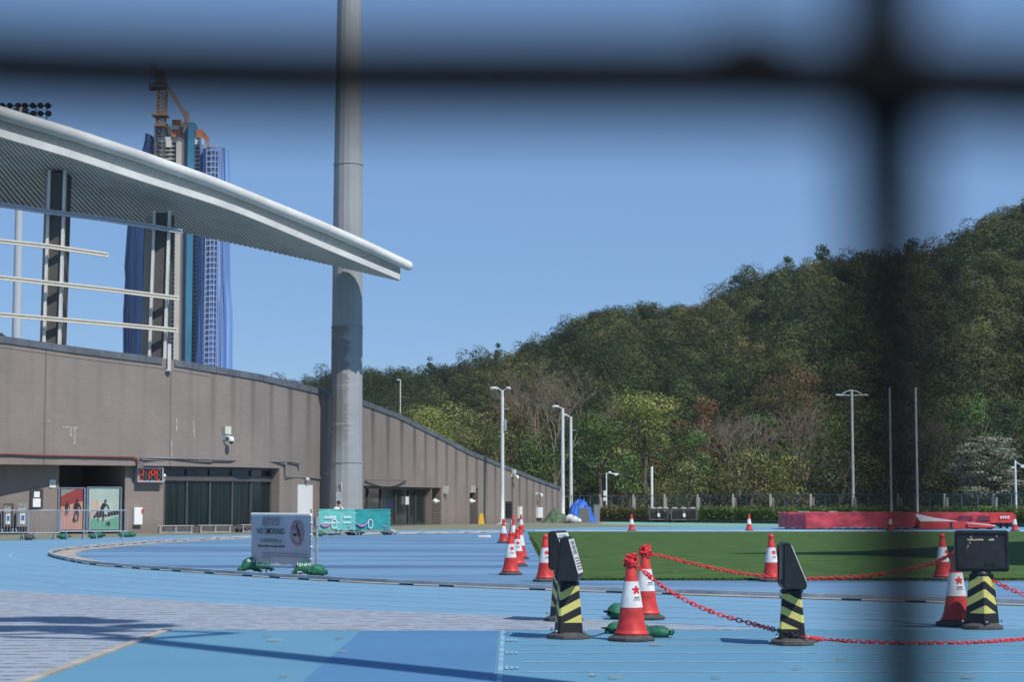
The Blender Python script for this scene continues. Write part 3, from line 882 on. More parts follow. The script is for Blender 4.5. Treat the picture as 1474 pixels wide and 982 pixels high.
mb.build('cabinet', M['steel'], mast)
mb = MB(); mb.tube([(-.98, 0, 3.5), (-1.35, .4, 3.5)], .05, 6); mb.build('bracket', M['steel'], mast)
# head of the mast above the frame: ring of lamps
mb = MB(); mb.box((0, -.3, mz(-60) + .7), (5, .5, 1.5)); mb.build('lamp_frame', M['steel'], mast)

# second, far mast seen below the canopy on the left, its lamps above the roof edge
YF = 200.0
m2 = thing('floodlight_mast', 'distant pale mast behind the stand with two rows of dark lamps above the canopy', 'mast', (X(19, YF), YF, 0))
mb = MB(); mb.lathe([(7.3 * YF / F, 0), (6.9 * YF / F, Zat(480, YF)), (5.4 * YF / F, Zat(300, YF)), (4.6 * YF / F, Zat(150, YF) - .3)], 16); mb.build('shaft', mat('far_mast', (.42, .46, .5), .7, var=.05), m2)
mb = MB()
zc = Zat(163, YF); z2 = Zat(151.5, YF)
mb.bar((-2.6, 0, zc), (3.1, 0, zc), .12, .15); mb.bar((-2.6, 0, z2), (3.1, 0, z2), .12, .15)
for x in (-2, 0, 1.5, 2.6): mb.bar((x, 0, zc - 1.2), (x, 0, z2), .1, .1)
mb.box((0, 0, zc - .4), (1.4, .6, 1.8))
mb.build('lamp_frame', M['dark_steel'], m2)
for zz in (zc, z2):
    for k in range(8):
        mb = MB(); x = -2.55 + k * .77
        mb.lathe([(.08, -.3), (.3, .12), (.33, .2)], 10)
        lo = mb.build('lamp', M['dark_plastic'], m2); lo.location = (x, -.25, zz); lo.rotation_euler = (R(115), 0, R(random.uniform(-20, 20)))

# ------------------------------------------------------------------ apartment towers under construction and the crane
YB = 900.0
def TX(px): return X(px, YB)
def TZ(py): return Zat(py, YB)
m_conc = mat('tower_concrete', (.36, .35, .34), .85, var=.1, scale=.05)
m_tgrey = mat('tower_grey', (.16, .17, .18), .8, var=.1, scale=.1)
m_cream2 = mat('tower_cream', (.55, .52, .46), .8, var=.06, scale=.05)
m_win = mat('tower_window', (.045, .05, .06), .4, var=.4, scale=.3)
m_orange = mat('orange_panel', (.5, .19, .08), .75, var=.1, scale=.1)
m_teal2 = mat('teal_panel', (.05, .22, .36), .6, var=.12, scale=.06)
m_net = mat('blue_net', (.012, .052, .17), .75, var=.35, scale=.25, stretch=(1, 1, .03))
m_net2 = mat('pale_blue_net', (.22, .34, .56), .75, var=.3, scale=.3, stretch=(1, 1, .03))
tw = thing('apartment_tower', 'unfinished grey and white tower with orange safety panels and a netted side darkened like shade', 'tower', (TX(230), YB, 0))
tl = tw.location
def tbox(mbx, pa, pb, ya, yb, y0, y1):
    xa, xb = TX(pa) - tl.x, TX(pb) - tl.x
    za, zb = max(0, TZ(yb)) if yb < 730 else 0, TZ(ya)
    mbx.box(((xa + xb) / 2, (y0 + y1) / 2, (za + zb) / 2), (xb - xa, y1 - y0, zb - za))
G0 = 740
mb = MB(); tbox(mb, 205, 282, 200, G0, 0, 30); mb.build('core', m_conc, tw)
mb = MB(); tbox(mb, 213, 232, 176, 200, 2, 20); tbox(mb, 253, 268, 176, 200, -1, 20); tbox(mb, 255, 266, 196, G0, -1.5, 2); mb.build('grey_panel', m_tgrey, tw)
mb = MB(); tbox(mb, 241, 253.5, 173, 198, -2, 20); tbox(mb, 275.5, 284.5, 186, 201, -1, 20); mb.build('safety_panel', m_orange, tw)
mb = MB(); tbox(mb, 240, 251.5, 181, 187, -2.3, 0); mb.build('white_panel', M['white_paint'], tw)
mb = MB(); tbox(mb, 265.5, 274.5, 178, G0, -4, 6); mb.build('hoist_shaft', m_teal2, tw)
mb = MB(); tbox(mb, 247.8, 255.5, 198, G0, -2.2, 3); mb.build('wall_strip', m_cream2, tw)
# crisp white floor edges and windows
mb = MB(); mbw = MB()
y = 204.0
while y < 560:
    for (pa, pb) in ((207, 214), (219, 225), (228, 236), (241, 247.5), (275.5, 281.5)):
        if y > 252 and (pa < 240 or y < 330 or y > 528): continue
        mbw = MB(); tbox(mbw, pa, pb, y + 1.2, y + 4.0, -.35, .5); mbw.build('window', m_win, tw)
    for (pa, pb) in ((206, 247.8), (275, 282)):
        if y > 252 and (y < 330 or y > 528): continue
        mb = MB(); tbox(mb, pa, pb, y, y + .9, -.6, .5); mb.build('floor_edge', M['cream'], tw)
    y += 6.1
mb = MB()
for pa, pb in ((213.5, 219), (232, 240)): tbox(mb, pa, pb, 198, 212, -1.2, .5)
tbox(mb, 274.5, 286, 199, 208, -1.0, .5); tbox(mb, 205, 252, 197, 204, -.8, .5)
mb.build('white_sheeting', M['white_paint'], tw)
# net wrapping the left wing, bulging; its shade is put into the navy colour
def net(mb_, prof, y0, y1, N=24, sub=0):
    # prof: list of (py, pxa, pxb); pleated curtain round the wing
    vs = []; k = len(prof)
    for (py, pa, pb) in prof:
        z = max(0, TZ(py)) if py < 730 else 0
        for j in range(N + 1):
            t = j / N; px = pa + (pb - pa) * t
            d = (y1 - y0) * (1 - math.sin(math.pi * t) ** .5) + .5 * math.sin(j * 2.6 + py * .01)
            vs.append((TX(px) - sub, y0 + d, z))
        for j in range(N, -1, -1):
            t = j / N; px = pa + (pb - pa) * t
            vs.append((TX(px) - sub, y1 + 6, z))
    w = 2 * N + 2; fs = []
    for i in range(k - 1):
        for j in range(w): fs.append((i * w + j, (i + 1) * w + j, (i + 1) * w + (j + 1) % w, i * w + (j + 1) % w))
    fs += [tuple(range(w)), tuple((k - 1) * w + j for j in reversed(range(w)))]
    mb_.add(vs, fs)
mb = MB(); net(mb, [(196, 201, 214), (204, 199, 218), (260, 184, 209), (330, 173, 207), (385, 169.5, 206), (400, 171, 206), (450, 168.5, 206), (520, 170, 206), (740, 170, 206)], -8, 12, sub=tl.x); mb.build('shaded_net', m_net, tw)
mb = MB(); net(mb, [(198, 279, 286), (240, 280, 288), (300, 275, 287), (400, 276, 288), (520, 276, 288), (740, 276, 288)], -3, 6, 12, sub=tl.x); mb.build('pale_net', m_net2, tw)

t2 = thing('apartment_tower', 'unfinished tower wrapped in bright blue netting with pale floor lines behind the canopy', 'tower', (TX(308), YB, 0))
o2 = t2.location
mb = MB(); xa, xb = TX(289) - o2.x, TX(330) - o2.x
mb.box(((xa + xb) / 2 - 1.5, 0, TZ(222) / 2), (xb - xa - 5, 10, TZ(222))); mb.build('core', m_net2, t2)
mb = MB(); net(mb, [(216, 288, 323), (260, 287, 325), (340, 285, 326), (400, 284, 327.5), (450, 282, 331), (520, 281, 331.5), (740, 281, 331.5)], -10, -4, 40, sub=o2.x)
mb.build('blue_net', mat('bright_net', (.17, .31, .62), .75, var=.4, scale=.35, stretch=(1, 1, .02)), t2)
mb = MB()
y = 222.0
while y < 545:
    xa, xb = TX(296.5) - o2.x, TX(315) - o2.x
    mb.bar((xa, -10.6, TZ(y)), (xb, -10.6, TZ(y)), .3, .35); y += 8.0
for px in (296.5, 303, 309, 313.5, 316): mb.bar((TX(px) - o2.x, -10.8, 0), (TX(px) - o2.x, -10.8, TZ(218)), .25, .3 + .4 * (px > 313), up=(0, 1, 0))
mb.build('floor_line', mat('pale_floor_line', (.42, .5, .62), .8), t2)
mb = MB()
for px, w in ((293, 5), (301, 5), (311, 5)): mb.box((TX(px) - o2.x, -7, TZ(215.5)), (w * .33, 3, 1.5))
mb.build('roof_parapet', M['concrete'], t2)

cr = thing('tower_crane', 'orange and grey luffing tower crane with folded jib standing above the unfinished tower', 'crane', (TX(230), YB - 6, 0))
c0 = cr.location; YC = YB - 6
def cpnt(px, py, dy=0): p = at(px, py, YC); return Vector((p.x - c0.x, dy, p.z))
m_crane = mat('crane_orange', (.36, .22, .11), .6, var=.15, scale=.2); m_cg = mat('crane_grey', (.13, .13, .14), .6, var=.15)
mb = MB()
def lattice(mb_, a, b_, w, k, t):
    a, b_ = Vector(a), Vector(b_); d = (b_ - a).normalized(); u = d.cross(Vector((0, 1, 0))).normalized(); v = Vector((0, 1, 0))
    cs = [(u * sx + v * sy) * w / 2 for sx, sy in ((-1, -1), (1, -1), (1, 1), (-1, 1))]
    for c_ in cs: mb_.bar(a + c_, b_ + c_, t, t)
    for i in range(k):
        p, q = a + (b_ - a) * (i / k), a + (b_ - a) * ((i + 1) / k)
        for j in range(4):
            j2 = (j + 1) % 4
            mb_.bar(p + cs[j], q + cs[j2] if i % 2 else q + cs[j2], t * .6, t * .6); mb_.bar(p + cs[j], p + cs[j2], t * .6, t * .6)
lattice(mb, (0, 0, 0), cpnt(230, 182), 3.6, 40, .5); mb.build('lower_mast', m_cg, cr)
mb = MB(); lattice(mb, cpnt(231.5, 182), cpnt(234, 122), 3.7, 11, .5); mb.build('mast', m_crane, cr)
mb = MB(); mb.box(cpnt(231, 166), (7, 7, 1.0)); mb.box(cpnt(231.5, 180.5), (4.6, 5, 1.2)); mb.build('climbing_frame', m_crane, cr)
mb = MB(); mb.box(cpnt(232, 124), (6, 6, 1.2)); mb.box(cpnt(220, 124), (3, 4, 3)); mb.bar(cpnt(232, 122), cpnt(222, 119), 1.2, 1.0)
mb.bar(cpnt(228, 119), cpnt(220, 90), .8, .8); mb.bar(cpnt(235, 119), cpnt(220, 90), .7, .7); mb.bar(cpnt(216, 108), cpnt(218, 92), .5, .5); mb.bar(cpnt(216, 108), cpnt(228, 118), .5, .5)
mb.box(cpnt(231, 112), (4.5, 5, 5)); mb.build('slewing_frame', m_cg, cr)
mb = MB(); mb.box(cpnt(236.5, 116), (2, 2.4, 2.6)); mb.build('cab', m_tgrey, cr)
mb = MB(); lattice(mb, cpnt(237, 118), cpnt(266, 163.5), 2.0, 16, .42); mb.build('jib', mat('crane_jib', (.33, .31, .3), .6), cr)
mb = MB(); mb.bar(cpnt(223, 91), cpnt(263, 160), .2, .2); lattice(mb, cpnt(268, 160), cpnt(269, 178), 1.8, 4, .35); mb.build('hook_block', m_crane, cr)

# ------------------------------------------------------------------ hills
ridge_t = smooth_tab([(150, 575), (300, 566), (380, 556), (425, 549), (475, 538), (523, 533), (600, 528), (650, 522), (700, 507), (750, 496), (800, 476), (850, 440), (905, 434), (960, 433), (1020, 428), (1060, 409), (1120, 384), (1190, 367), (1240, 359), (1300, 352), (1345, 348), (1400, 322), (1474, 289), (1600, 235), (1800, 150)], 15)
def ridge_d(px): return float(np.interp(px, [150, 450, 530, 700, 850, 1000, 1200, 1474, 1800], [980, 900, 640, 580, 540, 520, 500, 470, 430]))
def foot_d(px): return float(np.interp(px, [150, 500, 850, 1474, 1800], [330, 260, 222, 180, 165]))
TREE_H = 3.6
def hz(px, s):      # height of the hill at fraction s between foot and ridge (s > 1 runs down behind)
    D = ridge_d(px); zr = max(8.0, Zat(ridge_t(px), D) - TREE_H)
    gully = 1 + .10 * math.sin(px * .021 + s * 3.1) * math.sin(s * math.pi) + .06 * math.sin(px * .047 + 1.3 - s * 5) * math.sin(s * math.pi)
    if s <= 1: return zr * (.72 * s ** 1.25 + .28 * s ** 2.4) * gully
    return zr * max(-.2, 1 - (s - 1) * 1.1)
def hpos(px, s):
    f, D = foot_d(px), ridge_d(px); d = f + (D - f) * s
    return Vector((X(px, d), d, hz(px, s)))
mb = MB(); PXS = list(range(150, 1801, 15)); SS = [i / 24 for i in range(0, 34)]
vs = [hpos(px, s) - (Vector((0, 0, .3)) if s > 0 else Vector((0, 0, .5))) for s in SS for px in PXS]; w = len(PXS)
mb.add(vs, [(i * w + j, i * w + j + 1, (i + 1) * w + j + 1, (i + 1) * w + j) for i in range(len(SS) - 1) for j in range(w - 1)], 0, True)
tag(mb.build('hill_terrain', mat('hill_soil', (.05, .06, .028), .95, var=.4, scale=.05)), kind='structure')

def patch(px, s):
    return math.sin(px * .013 + 1.0) * math.cos(s * 7 + px * .006) + .6 * math.sin(px * .041 + s * 11)
PAL = [np.array(c) for c in ((.034, .052, .019), (.056, .08, .026), (.09, .108, .034), (.132, .128, .045), (.145, .115, .052))]
cen, nor, siz, col = [], [], [], []
NT = 8000
for i in range(NT):
    px = random.uniform(180, 1680)
    s = random.random() ** .85 * 1.03
    if px < 420 and s < .9: continue
    p = hpos(px, min(s, 1.12)); d = p.y
    r = random.choice((1.1, 1.4, 1.7, 2.0, 2.5, 3.1)) * random.uniform(.8, 1.15) * (.55 + d / 900)
    if s > .97: r *= random.choice((.6, .8, 1.0, 1.0, 1.15))
    rz_ = r * random.uniform(.7, 1.2)
    lf = (.22 + d * .00045)
    base = PAL[min(4, max(0, int(1.6 + patch(px, s) * 1.0 + random.gauss(0, .75))))].copy()
    if 880 < px < 1290 and .02 < s < .5 and random.random() < .16: base = np.array((.105, .06, .03)) * random.uniform(.8, 1.2)
    if px > 1290 and s > .35 and random.random() < .35: base = np.array((.085, .095, .035))
    if px < 480: base = base * np.array((.9, 1.0, 1.25))  # far left end: haze put into the leaf colour as a blue tint
    base *= random.uniform(.5, 1.5)
    k = random.choice((1, 2, 3))
    for j in range(k):
        o = Vector((random.gauss(0, .45), random.gauss(0, .45), random.gauss(0, .25))) * r * (0 if k == 1 else 1)
        rr = r * (1 if k == 1 else random.uniform(.55, .8))
        nl = int(min(800, max(40, 10.0 * rr * rr / (lf * lf))))
        P, N = ell_leaves(p + o + Vector((0, 0, rz_ * .6)), (rr, rr, rr * rz_ / r), nl, .1, .26)
        cen.append(P); nor.append(N); siz.append(lf * rng.uniform(.6, 1.25, nl)); col.append(base[None] * rng.uniform(.9, 1.12, (nl, 1)))
# low scrub fills the gaps
for i in range(5200):
    px = random.uniform(400, 1680); s = random.random() * 1.0
    p = hpos(px, s); lf = .4 + p.y * .0008; r = random.uniform(1.0, 2.2) * (.5 + p.y / 900)
    base = PAL[min(4, max(1, int(2.6 + patch(px, s) + random.gauss(0, .8))))] * random.uniform(.8, 1.25)
    nl = 34
    P, N = ell_leaves(p + Vector((0, 0, .5)), (r, r, r * .7), nl, .2)
    cen.append(P); nor.append(N); siz.append(lf * rng.uniform(.6, 1.2, nl)); col.append(base[None] * rng.uniform(.75, 1.3, (nl, 1)))
tag(leaf_mesh('hillside_wood', np.concatenate(cen), np.concatenate(nor), np.concatenate(siz), np.concatenate(col), fol), kind='stuff')
del cen, nor, siz, col

# ------------------------------------------------------------------ single trees along the foot of the hill
m_bark = mat('bark', (.11, .09, .07), .9, var=.3, scale=3, bump=.5)
m_palebark = mat('pale_bark', (.2, .165, .12), .9, var=.2, scale=3)
m_whitebark = mat('white_bark', (.6, .6, .57), .8, var=.1, scale=2)
def limbs(mb_, base, h, spread, r0, n_l, lean=0.0):
    top = base + Vector((lean, 0, h * .62))
    pts = [base - Vector((0, 0, .3)), base + Vector((lean * .2 + random.uniform(-.2, .2), 0, h * .25)), base + Vector((lean * .6 + random.uniform(-.3, .3), 0, h * .45)), top]
    mb_.tube(pts, [r0 * 1.25, r0, r0 * .75, r0 * .4], 7)
    for i in range(n_l):
        t = random.uniform(.3, .95); s0 = pts[1].lerp(pts[3], t)
        a = random.uniform(0, 2 * math.pi); L = spread * random.uniform(.55, .95)
        e = s0 + Vector((math.cos(a) * L, math.sin(a) * L, h * random.uniform(.1, .32)))
        m_ = s0.lerp(e, .5) + Vector((0, 0, L * .12))
        mb_.tube([s0, m_, e], [r0 * .4, r0 * .25, r0 * .08], 5, caps=False)
def leafy(px, ytop, wpx, d, colr, label, group='trees along the foot of the hill', name='broadleaf_tree', lobes=9, flat=.8, leaf=.29, bark=None, low=.22, base=None, var=.25, density=1.0):
    x = X(px, d); zt_ = Zat(ytop, d); zb = 0.0 if base is None else base
    H = zt_ - zb; Wd = wpx * d / F / 2
    t = thing(name, label, 'tree', (x, d, zb), group=group)
    mb_ = MB(); limbs(mb_, Vector((0, 0, 0)), H, Wd * .8, max(.12, H * .02), 7, random.uniform(-.5, .5))
    mb_.build('trunk', bark or m_bark, t)
    P_, N_, S_, C_ = [], [], [], []
    cl = np.array(colr) * 1.6
    for i in range(lobes):
        f = random.random()
        zc_ = H * (low + (1 - low) * (.18 + .66 * f)); span = math.sqrt(max(.1, 1 - (abs(f - .42) / .75) ** 2))
        a = random.uniform(0, 2 * math.pi); rad_ = Wd * span * random.uniform(.2, .68)
        if i == 0: rad_ = 0; zc_ = H * (low + (1 - low) * .8)
        r = Wd * random.uniform(.34, .52); rv = min(r * flat, H * .3)
        zc_ = min(zc_, H - rv * .9)
        c_ = (math.cos(a) * rad_, math.sin(a) * rad_ * .8, zc_)
        nl = int(density * 6.5 * r * r / (leaf * leaf)); nl = max(60, min(2600, nl))
        p, nn = ell_leaves(c_, (r, r, rv), nl, .2, .3)
        P_.append(p); N_.append(nn); S_.append(leaf * rng.uniform(.55, 1.25, nl)); C_.append(cl[None] * random.uniform(.8, 1.2) * rng.uniform(1 - var, 1 + var * 1.3, (nl, 1)))
    leaf_mesh('crown', np.concatenate(P_), np.concatenate(N_), np.concatenate(S_), np.concatenate(C_), fol, t)
    return t
def bare(px, ytop, wpx, d, label, m_=None, depth=5, seed=1, base=None, name='bare_tree', vase=1.0, n0=4):
    rs = random.Random(seed)
    x = X(px, d); zb = 0 if base is None else base; H = Zat(ytop, d) - zb; Wd = wpx * d / F / 2
    t = thing(name, label, 'tree', (x, d, zb), group='trees along the foot of the hill')
    tr = MB(); br_ = MB()
    tr.tube([(0, 0, -.3), (.1, 0, H * .15), (0, 0, H * .3)], [H * .02, H * .016, H * .013], 7); tr.build('trunk', m_ or m_palebark, t)
    def grow(p, d_, L, r, lev):
        k = 3; pts = [p]; q = p.copy(); dd = d_.copy()
        for i in range(k):
            dd = (dd + Vector((rs.gauss(0, .13), rs.gauss(0, .13), rs.gauss(.05, .08)))).normalized(); q = q + dd * L / k; pts.append(q.copy())
        br_.tube(pts, [r, r * .85, r * .7, r * .55], 4 if lev > 1 else 5, caps=False)
        if lev >= depth: return
        for i in range(rs.choice((2, 3, 3))):
            ax = Vector((rs.gauss(0, 1), rs.gauss(0, 1), rs.gauss(0, .5))).normalized()
            nd = (dd + ax * rs.uniform(.4, .75)).normalized()
            st_ = pts[rs.choice((2, 3, 3))]
            grow(st_, nd, L * rs.uniform(.6, .82), max(.022, r * .6), lev + 1)
    for i in range(n0):
        a = 2 * math.pi * i / n0 + rs.uniform(-.4, .4)
        ta = Wd / (H * .7) * vase
        grow(Vector((0, 0, H * rs.uniform(.2, .3))), Vector((math.cos(a) * ta, math.sin(a) * ta * .7, 1)).normalized(), H * .27, H * .009, 0)
    br_.build('branches', m_ or m_palebark, t)
    return t
YG = (.15, .172, .05); MG = (.06, .098, .03); DG = (.03, .055, .02); OL = (.115, .118, .045); BRN = (.16, .09, .045); BG = (.07, .13, .036)
TREES = [
    (612, 580, 150, 262, YG, 'light olive tree behind the sloping parapet, just right of the concrete mast'),
    (690, 590, 120, 256, OL, 'olive brown tree behind the parapet, left of the white lamp post by the wall'),
    (735, 566, 130, 262, (.09, .07, .032), 'rusty brown feathery tree behind the white lamp post by the wall'),
    (772, 622, 120, 235, MG, 'mid green tree low above the end of the parapet'),
    (862, 596, 118, 222, MG, 'dense green tree with dark trunk right of the pair of white lamp posts'),
    (928, 556, 132, 232, YG, 'large pale yellow green tree above the dark mesh trolleys'),
    (905, 642, 66, 214, BG, 'small bright green tree behind the thin camera pole'),
    (1000, 612, 74, 240, BG, 'green tree right of the pale yellow green tree'),
    (988, 655, 90, 210, OL, 'low olive bushy tree above the green hedge, left of the bare grey tree'),
    (1022, 556, 76, 262, BRN, 'rust leaved tree standing behind the bare grey tree'),
    (1082, 645, 88, 208, OL, 'low yellow olive tree just right of the bare grey tree'),
    (1100, 582, 92, 250, MG, 'green tree between two rust leaved trees'),
    (1150, 512, 112, 285, (.11, .072, .034), 'broad rust and green tree high behind the double arm lamp'),
    (1140, 650, 84, 203, (.12, .115, .03), 'golden green low tree left of the double arm lamp pole'),
    (1190, 560, 84, 245, (.055, .085, .026), 'tall green tree close left of the double arm lamp'),
    (1212, 640, 90, 204, (.062, .066, .034), 'dull grey green tree low in front of the double arm lamp pole'),
    (1262, 585, 100, 235, DG, 'dark tree right of the double arm lamp, behind the blurred wire'),
    (1300, 640, 90, 205, (.05, .056, .03), 'dark low tree behind the two thin white posts'),
    (1345, 560, 100, 232, DG, 'dark green tree right of the two thin white posts'),
    (1385, 620, 70, 210, (.04, .06, .026), 'dark tree left of the pale blossoming tree'),
    (1413, 545, 60, 236, (.06, .13, .03), 'bright green narrow tree above the pale blossoming tree'),
    (1452, 560, 96, 226, (.024, .044, .02), 'very dark tree at the right edge of the picture'),
    (1436, 612, 70, 203, (.062, .1, .045), 'rounded mid green tree right behind the pale blossoming tree'),
    (1494, 640, 80, 190, MG, 'green tree half cut by the right edge of the picture'),
    (560, 598, 90, 300, (.05, .085, .028), 'green tree close right of the concrete mast behind the parapet'),
    (655, 610, 80, 270, MG, 'mid green tree between the olive trees behind the parapet'),
]
for px, yt, wd, d, cl, lab in TREES:
    leafy(px, yt, wd, d, cl, lab, lobes=12 if wd > 100 else 9)
bare(798, 528, 165, 238, 'large bare grey tree with fanned leafless branches behind the pair of lamp posts', seed=4, n0=6, vase=1.0, depth=5)
bare(1064, 598, 92, 215, 'bare grey tree with tangled twigs above the middle of the hedge', seed=8, n0=5, vase=1.1)
bare(1158, 588, 76, 226, 'thin bare twiggy tree left of the double arm lamp', seed=12, n0=4)
bare(1330, 600, 120, 214, 'dark bare twiggy tree behind the two thin white posts', m_=m_bark, seed=15, n0=5)
# pale layered tree
pt = thing('blossom_tree', 'pale greyish white layered tree near the right edge above the hedge', 'tree', (X(1425, 188), 188, 0), group='trees along the foot of the hill')
mb = MB(); limbs(mb, Vector((0, 0, 0)), 8.0, 3.2, .16, 9); mb.build('trunk', m_bark, pt)
P_, N_, S_, C_ = [], [], [], []
for i in range(56):
    z = random.uniform(2.2, 7.9); w = 4.1 * math.sqrt(max(.05, 1 - ((z - 4.2) / 4.0) ** 2)); a = random.uniform(0, 2 * math.pi); q = w * random.uniform(.2, .85)
    r = random.uniform(.7, 1.35)
    p, nn = ell_leaves((math.cos(a) * q, math.sin(a) * q, z), (r, r, .26), 190, .2)
    P_.append(p); N_.append(nn); S_.append(.22 * rng.uniform(.6, 1.3, 190))
    cc = np.array((.36, .36, .29))[None] * rng.uniform(.7, 1.25, (190, 1)); g_ = rng.random(190) < .35; cc[g_] = np.array((.07, .1, .04)); C_.append(cc)
leaf_mesh('crown', np.concatenate(P_), np.concatenate(N_), np.concatenate(S_), np.concatenate(C_), fol, pt)
# white-limed trunk, ridge tree, tree top over the parapet on the left
def ridge_tree(px, ytop, wpx, label, s=1.0, cl=DG):
    p = hpos(px, s)
    return leafy(px, ytop, wpx, p.y, cl, label, group='trees standing up from the ridge', lobes=9, leaf=.5, low=.15, base=p.z - .5)
ridge_tree(1189, 348, 27, 'single round dark tree standing up from the ridge line')
ridge_tree(1137, 366, 26, 'spreading tree on the ridge left of the single round tree', cl=MG)
ridge_tree(1062, 394, 24, 'tree on the ridge where the slope steepens, left of the spreading one', cl=DG)
ridge_tree(618, 511, 16, 'small pointed dark tree on the low left end of the ridge', cl=DG)
ridge_tree(716, 492, 18, 'dark tree on the ridge above the white lamp post by the wall', cl=DG)
ridge_tree(1318, 343, 40, 'dark tree on the ridge beside the blurred upright wire', cl=DG)
leafy(-6, 462, 46, 150, DG, 'dark tree top showing over the parapet at the left edge', group='trees behind the stand', lobes=8, low=.6)
# ------------------------------------------------------------------ lamp posts
def post(name, label, cat, px, ytop, d, r0, r1, group=None, m_=None, ybase=None):
    t = thing(name, label, cat, (X(px, d), d, 0), group=group)
    H = Zat(ytop, d)
    mb = MB(); mb.lathe([(r0 * 1.5, 0), (r0 * 1.5, .12), (r0, .16), (r0 * .97, H * .25), (r1, H)], 10); mb.box((0, 0, .03), (r0 * 5, r0 * 5, .06))
    mb.build('pole', m_ or M['grey_pole'], t)
    return t, H
def lamp_head(t, H, dx, dy, L=.8, tilt=0.0, up=.12):
    mb = MB(); v = Vector((dx, dy, 0)).normalized()
    mb.tube([Vector((0, 0, H - .25)), Vector((0, 0, H)) + v * .12, Vector((0, 0, H + up)) + v * .35], .05, 6)
    o = mb.build('lamp_arm', M['grey_pole'], t)
    mb = MB(); c_ = Vector((0, 0, H + up + .04)) + v * (.3 + L / 2)
    rot = Matrix.Rotation(math.atan2(v.y, v.x), 3, 'Z') @ Matrix.Rotation(tilt, 3, 'Y')
    mb.ball(c_, (L / 2, .2, .12), 0, 12, 6, rot); mb.box(c_ + Vector((0, 0, -.07)), (L * .7, .28, .06), 0, rot)
    return mb.build('lamp_head', mat('lamp_housing', (.55, .57, .58), .4, var=.05), t)
GL = 'tall lamp posts by the end of the stand'
t, H = post('lamp_post', 'white lamp post with two heads in front of the tiled wall, left of the others', 'lamp post', 723.2, 562, 159, .16, .12, GL)
lamp_head(t, H, -1, -.2, .75); lamp_head(t, H, 1, -.5, .45)
mb = MB(); mb.tube([(0, 0, H * .86), (.55, 0, H * .86)], .03, 6); mb.box((.25, -.16, H * .74), (.14, .1, .9)); mb.build('bracket', M['steel'], t)
t, H = post('lamp_post', 'tall white lamp post rising out of the green and blue tarpaulins', 'lamp post', 810.3, 588, 176, .17, .12, GL); lamp_head(t, H, -1, -.2, .7)
t, H = post('lamp_post', 'slightly shorter white lamp post rising behind the blue tarpaulin', 'lamp post', 822, 600, 186, .16, .12, GL); lamp_head(t, H, -1, .1, .6)
mb = MB(); mb.tube([(0, 0, H * .87), (.5, 0, H * .87)], .03, 6); mb.build('bracket', M['steel'], t)
t, H = post('lamp_post', 'white lamp post with two curved arms standing among the trees', 'lamp post', 1228.5, 562, 199, .15, .12)
mb = MB()
for s in (-1, 1):
    mb.tube([(0, 0, H), (s * .55, 0, H - .12), (s * .95, 0, H - .38), (s * 1.05, 0, H - .55)], .06, 6); mb.tube([(0, 0, H - .55), (s * .6, 0, H - .5), (s * 1.25, 0, H - .52)], .05, 6)
mb.build('lamp_arm', M['grey_pole'], t)
for s in (-1, 1):
    mb = MB(); mb.ball((s * 1.35, 0, H - .48), (.34, .16, .1)); mb.build('lamp_head', M['grey_pole'], t)
t, H = post('lamp_post', 'short white lamp post with two side lamps behind the mats at the right edge', 'lamp post', 1462.5, 663, 143, .09, .07)
mb = MB(); mb.tube([(0, 0, H - .1), (.3, 0, H - .28), (.55, 0, H - .42)], .04, 6); mb.tube([(0, 0, H - .45), (-.2, 0, H - .5)], .03, 6); mb.build('lamp_arm', M['grey_pole'], t)
mb = MB(); mb.box((.6, -.05, H - .42), (.42, .3, .2)); mb.box((-.2, -.05, H - .52), (.2, .15, .12)); mb.build('lamp_head', M['grey_pole'], t)
t, H = post('camera_pole', 'thin white pole with a side arm and white boxes behind the hedge', 'pole', 873, 681, 182, .07, .06)
mb = MB(); mb.tube([(0, 0, H - .1), (.3, 0, H - .05), (1.15, 0, H - .12)], .05, 6); mb.ball((.85, -.05, H - .18), (.16, .14, .13)); mb.ball((.3, -.05, H + .02), (.16, .12, .1)); mb.build('side_arm', M['white_paint'], t); mb = MB(); mb.box((-.12, -.1, H * .58), (.3, .22, .45)); mb.build('camera_box', M['white_paint'], t); mb = MB(); mb.box((-.16, -.1, H * .46), (.25, .2, .3)); mb.build('camera_box', M['white_paint'], t)
t, H = post('marker_post', 'short bright white post standing in front of the pale yellow green tree', 'post', 938.5, 672, 190, .12, .12, m_=M['white_paint'])
p = hpos(575.5, .35)
t = thing('lamp_post', 'small lamp post far off among the trees right of the concrete mast', 'lamp post', (X(575.5, 320), 320, 6))
mb = MB(); H = Zat(547, 320) - 6; mb.lathe([(.14, 0), (.09, H)], 8); mb.build('pole', M['grey_pole'], t)
mb = MB(); mb.box((-.25, 0, H), (.6, .3, .15)); mb.build('lamp_head', M['grey_pole'], t)
for px, lab in ((1283, 'thin white goal post behind the red mats, mostly hidden by the blurred wire'), (1320.3, 'thin white goal post behind the red mats, clear of the blurred wire')):
    post('goal_post', lab, 'goal post', px, 558, 137, .09, .075, 'goal posts behind the mats')

